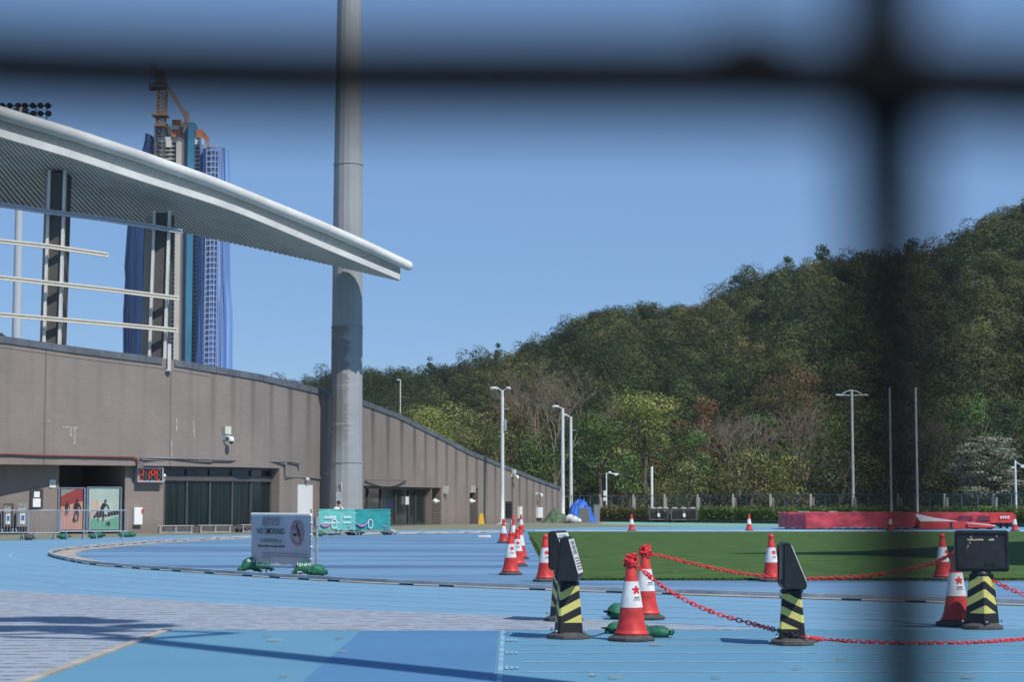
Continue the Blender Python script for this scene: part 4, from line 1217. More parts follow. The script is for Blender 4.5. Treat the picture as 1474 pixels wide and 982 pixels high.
# ------------------------------------------------------------------ far fence with tiled pillars
dFe = lambda px: float(np.interp(px, [820, 1500], [186, 140]))
fe = thing('boundary_fence', 'long blue grey mesh fence with pale tiled pillars at the foot of the wooded hill', 'fence', (X(1060, dFe(1060)), dFe(1060), 0))
fo = fe.location
PIL = [865, 913, 958, 1005.5, 1056.5, 1110.5, 1168.5, 1229, 1294, 1361, 1431.5, 1506]
for px in PIL:
    d = dFe(px); c_ = Vector((X(px, d), d, 0)) - fo
    mb = MB(); h = Zat(716.5, d); mb.box(c_ + Vector((0, 0, h / 2)), (.36, .36, h)); mb.build('pillar', mat('pillar_tiles', (.34, .3, .27), .8, var=.1, scale=5), fe)
    mb = MB(); mb.box(c_ + Vector((-.08, -.02, h + .14)), (.13, .13, .3)); mb.build('pillar_cap', M['concrete'], fe)
mb = MB(); mb2 = MB()
zt_ = 2.35
for a, bb in zip([820] + PIL[:-1], PIL):
    A = Vector((X(a, dFe(a)), dFe(a), 0)) - fo; B = Vector((X(bb, dFe(bb)), dFe(bb), 0)) - fo
    for z in (.3, zt_): mb.bar(A + Vector((0, 0, z)), B + Vector((0, 0, z)), .06, .06)
    for k in (1, 2): p = A.lerp(B, k / 3); mb.bar(p, p + Vector((0, 0, zt_)), .06, .06)
    L = (B - A).length
    for k in range(int(L / .22)):
        p = A.lerp(B, (k + .5) / int(L / .22)); mb2.bar(p + Vector((0, 0, .3)), p + Vector((0, 0, zt_)), .012, .012)
    for k in range(9):
        z = .5 + k * .21; mb2.bar(A + Vector((0, 0, z)), B + Vector((0, 0, z)), .01, .01)
mb.build('rail', M['blue_grey'], fe); mb2.build('mesh_wires', M['blue_grey'], fe)
# hedges in front of it
def hedge(name, label, pxa, pxb, ytop, colr, off=-1.6, th=1.0, gaps=()):
    t = thing(name, label, 'hedge', (X((pxa + pxb) / 2, dFe(pxa)), dFe((pxa + pxb) / 2) + off, 0), group='hedges along the fence')
    P_, N_, S_, C_ = [], [], [], []; st = MB()
    k = int((pxb - pxa) / 4)
    for i in range(k):
        px = pxa + (pxb - pxa) * (i + .5) / k; d = dFe(px) + off
        h = Zat(ytop + random.uniform(-.8, 1.2), d) * random.uniform(.94, 1.05)
        for zz in (.35, .75):
            c_ = np.array((X(px, d), d + random.uniform(-.15, .15), h * zz)) - np.array(t.location)
            p, nn = ell_leaves(c_, (.42, th * .6, h * .34), 120, .25)
            P_.append(p); N_.append(nn); S_.append(.15 * rng.uniform(.6, 1.4, 120)); C_.append(np.array(colr)[None] * random.uniform(.75, 1.3) * rng.uniform(.6, 1.5, (120, 1)))
        st.tube([Vector((X(px, d), d, -.05)) - t.location, Vector((X(px, d), d, h * .8)) - t.location], .03, 5)
    st.build('stem', m_bark, t)
    leaf_mesh('foliage', np.concatenate(P_), np.concatenate(N_), np.concatenate(S_), np.concatenate(C_), fol, t)
hedge('hedge', 'clipped green hedge running behind the red mats to the right edge', 1003, 1500, 730.5, (.1, .15, .035))
hedge('hedge', 'thin brownish hedge between the blue tarpaulin and the dark trolleys', 855, 940, 730, (.13, .125, .045))
mb = MB()
A, B = Vector((X(850, 181.5), 181.5, 0)), Vector((X(1500, 137.8), 137.8, 0))
mb.bar(A + Vector((0, 0, .12)), B + Vector((0, 0, .12)), .2, .28)
tag(mb.build('hedge_kerb', mat('hedge_kerb', (.07, .07, .065), .9)), kind='structure')

# ------------------------------------------------------------------ dark mesh trolleys in front of the hedge
def trolley(px, label, wpx):
    d = dFe(px) - 4.5; L = wpx * d / F; h = Zat(733, d)
    t = thing('mesh_trolley', label, 'trolley', (X(px, d), d, 0), group='mesh trolleys by the hedge')
    mb = MB(); w = 1.1
    for y in (-w / 2, w / 2):
        for z in (.25, h): mb.bar((-L / 2, y, z), (L / 2, y, z), .07, .07)
        for x in (-L / 2, 0, L / 2): mb.bar((x, y, .25), (x, y, h), .06, .06)
    for x in (-L / 2, L / 2):
        for z in (.25, h): mb.bar((x, -w / 2, z), (x, w / 2, z), .07, .07)
    mb.build('frame', mat('trolley_frame', (.14, .145, .15), .5), t)
    mb = MB()
    for y in (-w / 2, w / 2):
        k = int(L / .1)
        for i in range(k): x = -L / 2 + L * (i + .5) / k; mb.bar((x, y, .25), (x, y, h), .03, .02)
        for i in range(10): z = .3 + (h - .3) * i / 10; mb.bar((-L / 2, y, z), (L / 2, y, z), .015, .025)
    mb.build('mesh_side', mat('black_mesh', (.03, .032, .034), .6), t)
    mb = MB(); mb.box((0, 0, h * .5), (L * .9, w * .8, h * .55)); mb.build('load', mat('dark_load', (.04, .042, .045), .7, var=.5, scale=3), t)
    mb = MB(); mb.box((0, -w / 2 - .04, h * .55), (.22, .03, .3)); mb.build('tag_plate', M['white_paint'], t)
    for x in (-L / 2 + .15, L / 2 - .15):
        for y in (-w / 2, w / 2):
            mb = MB(); mb.tube([(x, y - .04, .12), (x, y + .04, .12)], .12, 10); mb.build('wheel', M['dark_plastic'], t)
    for k in range(3):
        mb = MB(); mb.ball((-L / 2 + .3 + k * L * .35, -.1, h + .06), (.28, .25, .09)); mb.build('cover_flap', M['concrete'], t)
trolley(947.5, 'dark mesh trolley by the hedge, the left and shorter of the two', 26)
trolley(984, 'dark mesh trolley by the hedge, the right and longer of the two', 37)

# ------------------------------------------------------------------ tarpaulins and rubbish at the end of the stand
from mathutils import noise as mnz
def heap(name, label, cat, prof, d, depth, m_, group=None, seed=0, amp=.16):
    # prof: [(px, ytop)] silhouette, draped as a wrinkled dome
    x0 = X(prof[0][0], d); x1 = X(prof[-1][0], d)
    t = thing(name, label, cat, ((x0 + x1) / 2, d, 0), group=group)
    nx, ny = 26, 16; vs = []
    for j in range(ny + 1):
        v = j / ny
        for i in range(nx + 1):
            u = i / nx; px = prof[0][0] + (prof[-1][0] - prof[0][0]) * u
            h = max(0.02, Zat(float(np.interp(px, [p[0] for p in prof], [p[1] for p in prof])), d))
            k = math.sin(math.pi * min(1, max(0, v))) ** .55
            w = mnz.noise(Vector((u * 6 + seed, v * 5, seed * 1.7))) + .5 * mnz.noise(Vector((u * 15 + seed, v * 13, 3.1)))
            z = h * k * (1 + amp * w)
            vs.append((x0 - t.location.x + (x1 - x0) * u + .12 * w, -depth / 2 + depth * v + .1 * w, max(0, z)))
    W_ = nx + 1
    mb = MB(); mb.add(vs, [(j * W_ + i, j * W_ + i + 1, (j + 1) * W_ + i + 1, (j + 1) * W_ + i) for j in range(ny) for i in range(nx)], 0, False)
    mb.build('sheet', m_, t)
    return t
m_gt = mat('green_tarp', (.085, .13, .075), .75, var=.3, scale=3, bump=.4); m_bt = mat('blue_tarp', (.03, .13, .5), .5, var=.25, scale=2.5, bump=.3)
heap('tarpaulin', 'green tarpaulin thrown over a heap at the end of the wall', 'tarpaulin', [(779, 753), (785, 747), (791, 738), (796, 733), (803, 735), (812, 742), (818, 747), (826, 754)], 168, 2.2, m_gt, seed=3, amp=.3)
heap('tarpaulin', 'bright blue tarpaulin draped over a heap right of the green one', 'tarpaulin', [(816, 752), (819, 735), (823, 726), (834, 723), (843, 724), (848, 731), (852, 742), (857, 752)], 174, 2.6, m_bt, seed=9, amp=.3)
for px, d, r, lab in ((820, 166.5, (.4, .35, .36), 'white rubbish bag leaning on the blue tarpaulin, left one'), (826, 166, (.42, .35, .32), 'white rubbish bag in front of the blue tarpaulin, middle one'), (832, 166.5, (.3, .3, .22), 'small white rubbish bag in front of the blue tarpaulin, right one')):
    mb = MB(); mb.ball((0, 0, r[2] * .9), r, 0, 14, 9)
    mb.v = [tuple(Vector(p) * (1 + .16 * mnz.noise(Vector(p) * 4 + Vector((px, 0, 0))))) for p in mb.v]
    mb.tube([(0, 0, r[2] * 1.7), (.05, 0, r[2] * 2.05)], [.06, .12], 6)
    o = mb.build('rubbish_bag', mat('bag_white', (.6, .61, .62), .5, var=.15, scale=3)); o.location = (X(px, d), d, 0); tag(o, lab, 'rubbish bag', 'white bags by the tarpaulins')
mb = MB(); mb.box((0, 0, .62), (.8, .08, 1.24)); mb.bar((-.3, .05, 1.2), (-.3, .6, 0), .06, .06); o = mb.build('leaning_board', mat('grey_board', (.16, .16, .15), .8)); o.location = (X(841, 170), 170.5, 0); tag(o, 'dark grey board propped in front of the blue tarpaulin', 'board')
mb = MB(); mb.box((0, 0, .75), (.5, .4, 1.5)); mb.box((0, 0, 1.53), (.56, .46, .06)); o = mb.build('utility_box', mat('box_grey', (.2, .23, .26), .6)); o.location = (X(859, 176), 176, 0); tag(o, 'grey utility box standing right of the blue tarpaulin', 'box')
# yellow wet floor stand
t = thing('floor_stand', 'yellow folding caution stand in front of the second doorway', 'caution sign', tuple(wp(679, 0, .9)))
for s in (-1, 1):
    mb = MB(); mb.slab([Vector((-.24, s * .22, 0)), Vector((.24, s * .22, 0)), Vector((.13, s * .03, .85)), Vector((-.13, s * .03, .85))], [Vector((-.24, s * .25, 0)), Vector((.24, s * .25, 0)), Vector((.13, s * .06, .85)), Vector((-.13, s * .06, .85))])
    mb.build('panel', mat('caution_yellow', (.62, .38, .03), .5), t)
# boxes and cameras on the right part of the wall
def wall_unit(name, label, cat, px, py0, py1, w, off, m_, depth=.22, group=None):
    z0, z1 = wz(px, py1), wz(px, py0)
    o = thing(name, label, cat, tuple(wp(px, z0, off)), math.atan2(Wn(px).x, -Wn(px).y), group)
    mb = MB(); mb.box((0, 0, (z1 - z0) / 2), (w, depth, z1 - z0)); mb.build('case', m_, o, bevel=.012)
    mb = MB(); mb.box((0, -depth / 2 - .006, (z1 - z0) / 2), (w * .86, .012, (z1 - z0) * .9)); mb.build('cover', m_, o)
    return o, z1 - z0
wall_unit('meter_box', 'white meter box on the wall near the green tarpaulin', 'box', 775, 731, 746, 1.0, .1, M['white_paint'])
wall_unit('cable_box', 'narrow pale cable box low on the wall behind the cluster of cones', 'box', 747, 730, 747, .5, .1, M['white_paint'])
o, h = wall_unit('control_box', 'white control box with a red call point on the pier beside the window', 'box', 203.5, 731, 756, .5, -.44, M['white_paint'])
o.location = wp(203.5, wz(203.5, 756), -.44)
mb = MB(); mb.box((.24, -.16, h - .18), (.14, .1, .16)); mb.build('call_point', mat('call_red', (.5, .06, .06), .5), o)
def cctv(name, label, px, py, box=True, s=1.0):
    z = wz(px, py)
    t = thing(name, label, 'camera', tuple(wp(px, z, 0)), math.atan2(Wn(px).x, -Wn(px).y), 'security cameras on the wall')
    if box:
        mb = MB(); mb.box((0, -.16, .25 * s), (.42 * s, .3, .46 * s)); mb.build('junction_box', mat('camera_cream', (.6, .6, .52), .5), t, bevel=.02)
    mb = MB(); mb.tube([(-.1 * s, -.02, -.1), (-.1 * s, -.3, -.08), (.06 * s, -.42, -.12)], .045 * s, 6); mb.box((-.1 * s, -.03, -.12), (.2 * s, .06, .3 * s)); mb.build('bracket', M['white_paint'], t)
    mb = MB(); mb.lathe([(.06 * s, -.12), (.15 * s, -.2), (.16 * s, -.38), (.14 * s, -.4)], 12, (.1 * s, -.46, .02)); mb.build('housing', M['white_paint'], t)
    mb = MB(); mb.ball((.1 * s, -.46, -.4 * s), .12 * s); mb.build('dome', M['dark_plastic'], t)
cctv('security_camera', 'white dome camera with square box high on the wall above the window', 323, 626.5)
cctv('security_camera', 'small white camera near the top of the wall right of the lamp post', 737, 683, True, .8)
cctv('security_camera', 'small dark bracketed camera on the wall above the meter box', 772, 709, False, .7)

# ------------------------------------------------------------------ LED temperature display
z0, z1 = wz(218, 694.5), wz(218, 673)
t = thing('led_display', 'grey framed display with red digits reading 21 degrees on the wall left of the window', 'display', tuple(wp(218, z0, -.3)), math.atan2(Wn(218).x, -Wn(218).y))
wD = 1.56; hD = z1 - z0
mb = MB()
for a, bb in (((-wD / 2, -.0, .04), (wD / 2, 0, .04)), ((-wD / 2, 0, hD - .04), (wD / 2, 0, hD - .04))): mb.bar(a, bb, .34, .09)
for x in (-wD / 2 + .04, wD / 2 - .04): mb.bar((x, 0, .086), (x, 0, hD - .086), .08, .34, up=(0, 1, 0))
mb.build('frame', M['steel'], t)
mb = MB(); mb.box((0, .02, hD / 2), (wD - .16, .2, hD - .16)); mb.build('screen', mat('led_screen', (.015, .014, .016), .35, spec=.5), t)
m_led = mat('led_red', (.5, .03, .015), .5, emit=((1.0, .1, .04), .3)); m_off = mat('led_off', (.10, .095, .1), .4)
SEG = {'a': ((-.5, 1), (.5, 1)), 'b': ((.5, 1), (.5, 0)), 'c': ((.5, 0), (.5, -1)), 'd': ((-.5, -1), (.5, -1)), 'e': ((-.5, 0), (-.5, -1)), 'f': ((-.5, 1), (-.5, 0)), 'g': ((-.5, 0), (.5, 0))}
mo, mf = MB(), MB()
for x, segs in ((-.51, 'abged'), (-.15, 'bc'), (.18, 'abfg'), (.52, 'afed')):
    for s, (p, q) in SEG.items():
        P_ = lambda u: Vector((x + u[0] * .21 + u[1] * .015, -.085, hD / 2 + u[1] * .27))
        a, bb = P_(p), P_(q); e = (bb - a) * .1
        (mo if s in segs else mf).bar(a + e, bb - e, .012, .055, up=(0, -1, 0) if False else (0, 0, 1)) if abs((bb - a).z) < .1 else (mo if s in segs else mf).bar(a + e, bb - e, .055, .012, up=(0, -1, 0))
mo.build('lit_digits', m_led, t); mf.build('unlit_segments', m_off, t)
mb = MB(); mb.ball((wD / 2 + .1, -.05, hD * .45), .1); mb.tube([(wD / 2 + .1, -.05, hD * .4), (wD / 2 + .14, -.05, .1), (wD / 2 - .1, -.02, -.05)], .02, 5); mb.build('sensor', M['white_paint'], t)

# ------------------------------------------------------------------ notices and water machines in the recess
def sheet_thing(name, label, px, py0, py1, w, off, frame_m=None):
    z0, z1 = wz(px, py1), wz(px, py0); c_ = wp(px, z0, off)
    t = thing(name, label, 'notice', tuple(c_), math.atan2(Wn(px).x, -Wn(px).y)); h = z1 - z0
    if frame_m:
        mb = MB(); mb.box((0, 0, h / 2), (w, .06, h)); mb.build('board', frame_m, t)
        for k, (yb, yt, ww) in enumerate(((.06, .5, .62), (.56, .86, .46))):
            mb = MB(); mb.box((0, -.036, h * (yb + yt) / 2), (w * ww, .012, h * (yt - yb))); mb.build('paper', M['white_paint'], t)
    else:
        mb = MB(); mb.box((0, 0, h / 2), (w, .02, h)); mb.build('paper', M['white_paint'], t)
        mb = MB()
        for k in range(6): mb.box((0, -.013, h * (.2 + .12 * k)), (w * .7, .004, h * .03))
        mb.build('printed_lines', M['grey_ink'], t)
dep = lambda px: float(np.interp(px, [-130, 90], [2.2, .85]))
sheet_thing('notice_board', 'dark notice board with white papers on the shaded wall', 59, 704, 732, .66, -dep(59) + .06, mat('board_dark', (.05, .05, .06), .6))
sheet_thing('wall_notice', 'single white sheet on the shaded wall beside the gate opening', 81, 691, 702, .32, -dep(81) + .03)
def machine(px0, px1, py0, label, m_top, seed):
    d = dW(30) + .55; x = X((px0 + px1) / 2, d); w = (px1 - px0) * d / F; h = Zat(py0, d)
    t = thing('water_dispenser', label, 'dispenser', (x, d, 0), group='water dispensers in the recess')
    mb = MB(); mb.box((0, 0, h * .62), (w, .45, h * .76)); mb.build('cabinet', m_top, t, bevel=.02)
    mb = MB(); mb.box((0, .02, h * .12), (w * .92, .4, h * .24)); mb.build('base', M['dark_plastic'], t)
    mb = MB(); mb.box((0, -.24, h * .8), (w * .8, .03, h * .2)); mb.box((0, -.26, h * .9), (w * .6, .05, .05)); mb.build('panel', M['concrete'], t)
    mb = MB(); mb.box((w * .1, -.24, h * .5), (w * .5, .02, h * .34)); lb = mb.build('label_sheet', M['white_paint'], t)
    mb = MB(); mb.box((w * .12, -.253, h * .52), (w * .34, .006, h * .16)); mb.build('blue_print', mat('label_blue', (.05, .15, .45), .6), lb)
    for s in (-1, 1):
        mb = MB(); mb.tube([(s * w * .56, -.1, .08), (s * w * .62, -.15, .3)], .06, 6); mb.build('hose', M['concrete'], t)
machine(6, 18.5, 725, 'brown water dispenser with a blue and white sheet at the left edge', mat('machine_brown', (.13, .11, .1), .5), 1)
machine(26.5, 40, 724, 'grey water dispenser with a pale top panel beside the brown one', mat('machine_grey', (.27, .27, .26), .45), 2)

# ------------------------------------------------------------------ crowd barriers, gates with posters
m_bar = mat('barrier_steel', (.3, .34, .38), .45, metal=.3, var=.12)
def sandbag(name, label, loc, rz, L=.62, r=.16, group=None, text=None, squash=.75, sagz=0.0, m_=None):
    """a stuffed green bag with tied, flared ends, lying on its support"""
    t = thing(name, label, 'sandbag', loc, rz, group)
    n, k = 18, 22; vs = []
    for i in range(k + 1):
        u = i / k; x = (u - .5) * L
        e = abs(u - .5) * 2
        if e < .72: rr = r * (1 - .25 * (e / .72) ** 3)
        elif e < .84: rr = r * (.75 - (e - .72) / .12 * .32)
        else: rr = r * (.43 + (e - .84) / .16 * .42)
        for j in range(n):
            a = 2 * math.pi * j / n
            w = 1 + .13 * mnz.noise(Vector((u * 7 + L * 9, math.cos(a) * 1.7, math.sin(a) * 1.7 + rz)))
            if e > .84: w *= 1 + .28 * math.sin(a * 5 + u * 3)
            fl = max(0, (e - .6) / .4); y = math.cos(a) * rr * w * (1 + .45 * fl * fl); z = math.sin(a) * rr * squash * w * (1 - .5 * fl)
            vs.append((x, y, max(-r * squash * .86, z) + r * squash * .86 - sagz * e * e))
    fs = [(i * n + j, i * n + (j + 1) % n, (i + 1) * n + (j + 1) % n, (i + 1) * n + j) for i in range(k) for j in range(n)]
    fs += [tuple(reversed(range(n))), tuple(k * n + j for j in range(n))]
    mb = MB(); mb.add(vs, fs, 0, True); bo = mb.build('bag', m_ or M['bag_green'], t)
    mb = MB()
    for s in (-1, 1):
        mb.tube([Vector((s * L * .415, r * .36 * math.cos(a), r * squash * .86 - sagz * .7 + r * .3 * squash * math.sin(a))) for a in np.linspace(0, 2 * math.pi, 9)[:-1]], .012, 5, closed=True)
    mb.build('tie', mat('tie_dark', (.015, .07, .045), .7), t)
    if text:
        text_mesh('lettering', text, r * 1.0, M['cone_white'], t, (0, -r * .8, r * squash * 1.42), (R(40), 0, 0), thick=.003)
    return t
def barrier(label, pa, pb, Ya, Yb, ytop, ybot, group, bars=14, legs=True):
    A = Vector((X(pa, Ya), Ya, 0)); B = Vector((X(pb, Yb), Yb, 0)); L = (B - A).length
    t = thing('crowd_barrier', label, 'barrier', tuple((A + B) / 2), math.atan2((B - A).y, (B - A).x), group)
    h = Zat(ytop, (Ya + Yb) / 2); zb = Zat(ybot, (Ya + Yb) / 2)
    mb = MB(); mb.tube([(-L / 2, 0, zb), (-L / 2, 0, h - .06), (-L / 2 + .06, 0, h), (L / 2 - .06, 0, h), (L / 2, 0, h - .06), (L / 2, 0, zb)], .028, 7); mb.tube([(-L / 2, 0, zb), (L / 2, 0, zb)], .025, 7)
    mb.build('frame', m_bar, t)
    mb = MB()
    for i in range(1, bars): mb.tube([(-L / 2 + L * i / bars, 0, zb), (-L / 2 + L * i / bars, 0, h)], .012, 5)
    mb.build('bars', m_bar, t)
    if legs:
        for s in (-1, 1):
            mb = MB(); x = s * (L / 2 - .25); mb.tube([(x, -.36, .02), (x, -.3, .1), (x, 0, zb + .02), (x, .3, .1), (x, .36, .02)], .022, 6); mb.build('foot', m_bar, t)
    return t
Yb0 = G(90, 777.5).y
GB = 'crowd barriers in front of the gate'
barrier('long grey crowd barrier at the left edge in front of the water dispensers', -45, 41, Yb0 - 2, Yb0 - .8, 735.3, 767.5, GB, 20)
barrier('grey crowd barrier between the dispensers and the red poster', 42, 87, Yb0 - .7, Yb0 - .1, 735.2, 767.5, GB, 11)
barrier('grey crowd barrier in front of the red poster', 88, 129, Yb0, Yb0 + .5, 735.2, 765.5, GB, 10)
barrier('grey crowd barrier in front of the teal poster', 130, 184, Yb0 + .6, Yb0 + 1.3, 735.2, 765.5, GB, 13)
SB = 'green sandbags on the barrier feet'
for px, py, lab, rz in ((91.5, 776.5, 'green sandbag at the foot of the barrier left of the red poster', .9), (135.5, 775.8, 'green sandbag at the joint of the barriers between red and teal posters', .3), (141.5, 774.8, 'second green sandbag at the joint between red and teal posters, on the right', -.5), (180, 773.8, 'green sandbag at the foot of the barrier below the teal poster, left one', .7), (188, 773.6, 'green sandbag by the pier, right of the teal poster', .2)):
    sandbag('sandbag', lab, tuple(G(px, py)), rz, .52, .19, SB)
sandbag('sandbag', 'dark grey sandbag on the barrier foot in front of the grey dispenser', tuple(G(41, 778)), .6, .5, .18, SB, m_=mat('bag_dark', (.06, .065, .065), .7, var=.3, scale=8))
# gate leaves with sport posters
m_pink = mat('poster_pink', (.48, .25, .2), .75, var=.1, scale=.8); m_redp = mat('poster_red', (.26, .05, .055), .75, var=.1); m_palet = mat('poster_pale', (.36, .46, .42), .75, var=.1, scale=.8); m_gr = mat('poster_green', (.12, .33, .22), .75, var=.1); m_sil = mat('poster_silhouette', (.035, .03, .035), .8); m_pk2 = mat('poster_peach', (.5, .36, .28), .75)
def flat_poly(name, pts, y, m_, parent):
    mb = MB(); mb.slab([Vector((p[0], y, p[1])) for p in pts], [Vector((p[0], y + .004, p[1])) for p in pts]); return mb.build(name, m_, parent)
def figure(mb_, x, z0, h, lean=0.0, arm=1, stride=.3, y=-.02):
    def seg(a, bb, w0, w1):
        a, bb = Vector((a[0], 0, a[1])), Vector((bb[0], 0, bb[1])); d = (bb - a).normalized(); q = Vector((-d.z, 0, d.x))
        P_ = [a + q * w0, bb + q * w1, bb - q * w1, a - q * w0]
        off = Vector((x, y, z0)); mb_.slab([p * h + off for p in P_], [p * h + off + Vector((0, .003, 0)) for p in P_])
    hip = (0, .5); sh = (lean, .8)
    seg(hip, sh, .075, .1); seg((lean * 1.1, .8), (lean * 1.25, .88), .04, .04)
    hx, hz_ = lean * 1.3, .93
    P_ = [Vector((x + h * (hx + .055 * math.cos(a)), y, z0 + h * (hz_ + .065 * math.sin(a)))) for a in np.linspace(0, 2 * math.pi, 11)[:-1]]
    mb_.slab(P_, [p + Vector((0, .003, 0)) for p in P_])
    seg((-.03, .52), (-stride * .4, .28), .06, .045); seg((-stride * .4, .28), (-stride, .03), .04, .025)
    seg((.03, .52), (stride * .45, .28), .06, .045); seg((stride * .45, .28), (stride * .35, 0), .04, .028)
    seg((lean - .08, .78), (lean - .17 * arm, .62), .035, .03); seg((lean - .17 * arm, .62), (lean - .08, .5), .03, .022)
    seg((lean + .08, .78), (lean + .19 * arm, .64), .035, .03); seg((lean + .19 * arm, .64), (lean + .22 * arm, .48), .03, .022)
def gate(label, pa, pb, py0, py1, kind):
    A = wp(pa, 0, -.8 if kind else -.74); B = wp(pb, 0, -.74 if kind else -.68); L = (B - A).length
    t = thing('poster_gate', label, 'gate', tuple(A), math.atan2((B - A).y, (B - A).x), 'gates with sport posters')
    z0, z1 = Zat(py1, A.y), Zat(py0, A.y)
    mb = MB()
    for x in (0, L): mb.bar((x, 0, .03), (x, 0, z1 + .05), .09, .09)
    for z in (z0 - .06, z1 + .04): mb.bar((0, 0, z), (L, 0, z), .07, .07)
    mb.build('frame', M['blue_grey'], t)
    fr_ = .1
    def P(u, v): return (fr_ + (L - 2 * fr_) * u, z0 + (z1 - z0) * v)
    mb = MB(); mb.slab([Vector((P(u, v)[0], -.0, P(u, v)[1])) for u, v in ((0, 0), (1, 0), (1, 1), (0, 1))], [Vector((P(u, v)[0], .03, P(u, v)[1])) for u, v in ((0, 0), (1, 0), (1, 1), (0, 1))])
    po = mb.build('poster', m_pink if kind else m_palet, t)
    if kind:
        flat_poly('dark_band', [P(0, .56), P(1, .7), P(1, 1), P(.72, 1), P(0, .82)], -.006, m_redp, po)
        flat_poly('grey_corner', [P(0, .84), P(.7, 1), P(0, 1)], -.006, mat('poster_grey', (.2, .24, .22), .75), po)
        mb = MB(); figure(mb, *P(.27, .33), (z1 - z0) * .37, .02, .8, .1); mb.build('runner_silhouette', m_sil, po); mb = MB(); figure(mb, *P(.72, .2), (z1 - z0) * .56, .01, .8, .16); mb.ball((P(.64, .24)[0], -.014, P(.64, .22)[1]), (.1, .006, .1)); mb.build('runner_silhouette', m_sil, po)
    else:
        flat_poly('green_ground', [P(0, 0), P(1, 0), P(1, .33), P(.5, .2), P(0, .3)], -.006, m_gr, po)
        flat_poly('dark_stand', [P(.12, .28), P(.7, .32), P(.28, .45)], -.009, m_sil, po); flat_poly('dark_roof', [P(.62, .32), P(1, .36), P(1, .46), P(.62, .42)], -.009, m_sil, po)
        flat_poly('peach_figure', [P(.05, .2), P(.25, .35), P(.35, .55), P(.3, .72), P(.18, .74), P(.1, .5)], -.0075, m_pk2, po)
        mb = MB(); figure(mb, *P(.42, .2), (z1 - z0) * .53, .14, 1.0, .2, y=-.022); mb.ball((P(.64, .12)[0], -.02, P(.64, .14)[1]), (.12, .006, .12)); mb.build('player_silhouette', m_sil, po)
gate('metal gate with a red and pink poster of two running figures', 90, 130, 704, 763, 1)
gate('metal gate with a teal poster of a ball player', 134, 182, 703, 763, 0)

# ------------------------------------------------------------------ benches by the window
def bench(pa, pb, label):
    px = (pa + pb) / 2; Y = dW(px) - 1.15; A = Vector((X(pa, Y), Y, 0)); B = Vector((X(pb, dW(pb) - 1.15), dW(pb) - 1.15, 0)); L = (B - A).length
    t = thing('bench', label, 'bench', tuple((A + B) / 2), math.atan2((B - A).y, (B - A).x), 'benches under the long window')
    h = .45
    mb = MB(); 
    for y in (-.13, .02, .17): mb.box((0, y, h - .02), (L, .13, .045))
    mb.build('seat', mat('bench_grey', (.36, .36, .35), .55, var=.1), t)
    for x in (-L / 2 + .15, 0, L / 2 - .15):
        mb = MB(); mb.bar((x, -.15, 0), (x, -.15, h - .045), .06, .06); mb.bar((x, .17, 0), (x, .17, h - .045), .06, .06); mb.bar((x, -.15, h - .075), (x, .17, h - .075), .05, .06); mb.build('leg', M['steel'], t)
    mb = MB(); mb.bar((-L / 2 + .1, -.15, .06), (L / 2 - .1, -.15, .06), .05, .05); mb.build('stretcher', M['steel'], t)
bench(226, 279, 'grey slatted bench under the window, left end of the row'); bench(285, 334, 'grey slatted bench under the middle of the window'); bench(345, 396, 'grey slatted bench partly hidden behind the no smoking banner')

# ------------------------------------------------------------------ banners on barriers
def banner(label, P0, P1, h, zb, m_, group=None, curl=.03, slump=0.0, name='banner_barrier'):
    P0, P1 = Vector(P0), Vector(P1); L = (P1 - P0).length
    t = thing(name, label, 'banner', tuple((P0 + P1) / 2), math.atan2((P1 - P0).y, (P1 - P0).x), group)
    mb = MB(); mb.tube([(-L / 2, 0, .12), (-L / 2, 0, h - .07), (-L / 2 + .07, 0, h), (L / 2 - .07, 0, h), (L / 2, 0, h - .07), (L / 2, 0, .12)], .026, 8); mb.tube([(-L / 2, 0, .2), (L / 2, 0, .2)], .02, 8)
    mb.build('frame', m_bar, t)
    for s in (-1, 1):
        mb = MB(); x = s * (L / 2 - .02); mb.tube([(x, -.34, .0), (x, -.33, .12), (x, .33, .12), (x, .34, .0)], .022, 6); mb.build('foot', m_bar, t)
    nx, nz_ = 36, 16; vs = []
    def yy(u, v): return -.04 + curl * (.35 * math.sin(u * 9 + v * 2) + .4 * math.sin(u * 23 + v * 5) * (1 - v) + .5 * mnz.noise(Vector((u * 5, v * 4, L))))*1.0
    for side in (0, 1):
        for j in range(nz_ + 1):
            v = j / nz_
            for i in range(nx + 1):
                u = i / nx
                z = zb + (h + .015 - zb) * v - slump * u * (1 - v) + (1 - v) ** 3 * .018 * math.sin(u * 31)
                x = -L / 2 - .035 + (L + .07) * u + .012 * math.sin(v * 17) * (1 if u in (0, 1) else 0)
                vs.append((x, yy(u, v) + side * .006, z))
    W_ = nx + 1; N_ = (nz_ + 1) * W_
    fs = [(j * W_ + i, j * W_ + i + 1, (j + 1) * W_ + i + 1, (j + 1) * W_ + i) for j in range(nz_) for i in range(nx)]
    fs += [(N_ + j * W_ + i, N_ + (j + 1) * W_ + i, N_ + (j + 1) * W_ + i + 1, N_ + j * W_ + i + 1) for j in range(nz_) for i in range(nx)]
    mb = MB(); mb.add(vs, fs, 0, True)
    bo = mb.build('banner', m_, t)
    mb = MB(); mb.tube([(-L / 2 - .03, -.03, h + .012), (L / 2 + .03, -.03, h + .012)], .033, 8); mb.build('top_hem', M['white_paint'] if name == 'no_smoking_banner' else m_, t)  # no smoking banner: sunlit top edge put in as a white hem
    mb = MB()
    for s in (-1, 1):
        for v in (.1, .35, .6, .85): mb.box((s * (L / 2 + .02), -.02, zb + (h - zb) * v), (.05, .05, .025))
    mb.build('cable_ties', M['white_paint'], t)
    return t, bo, L
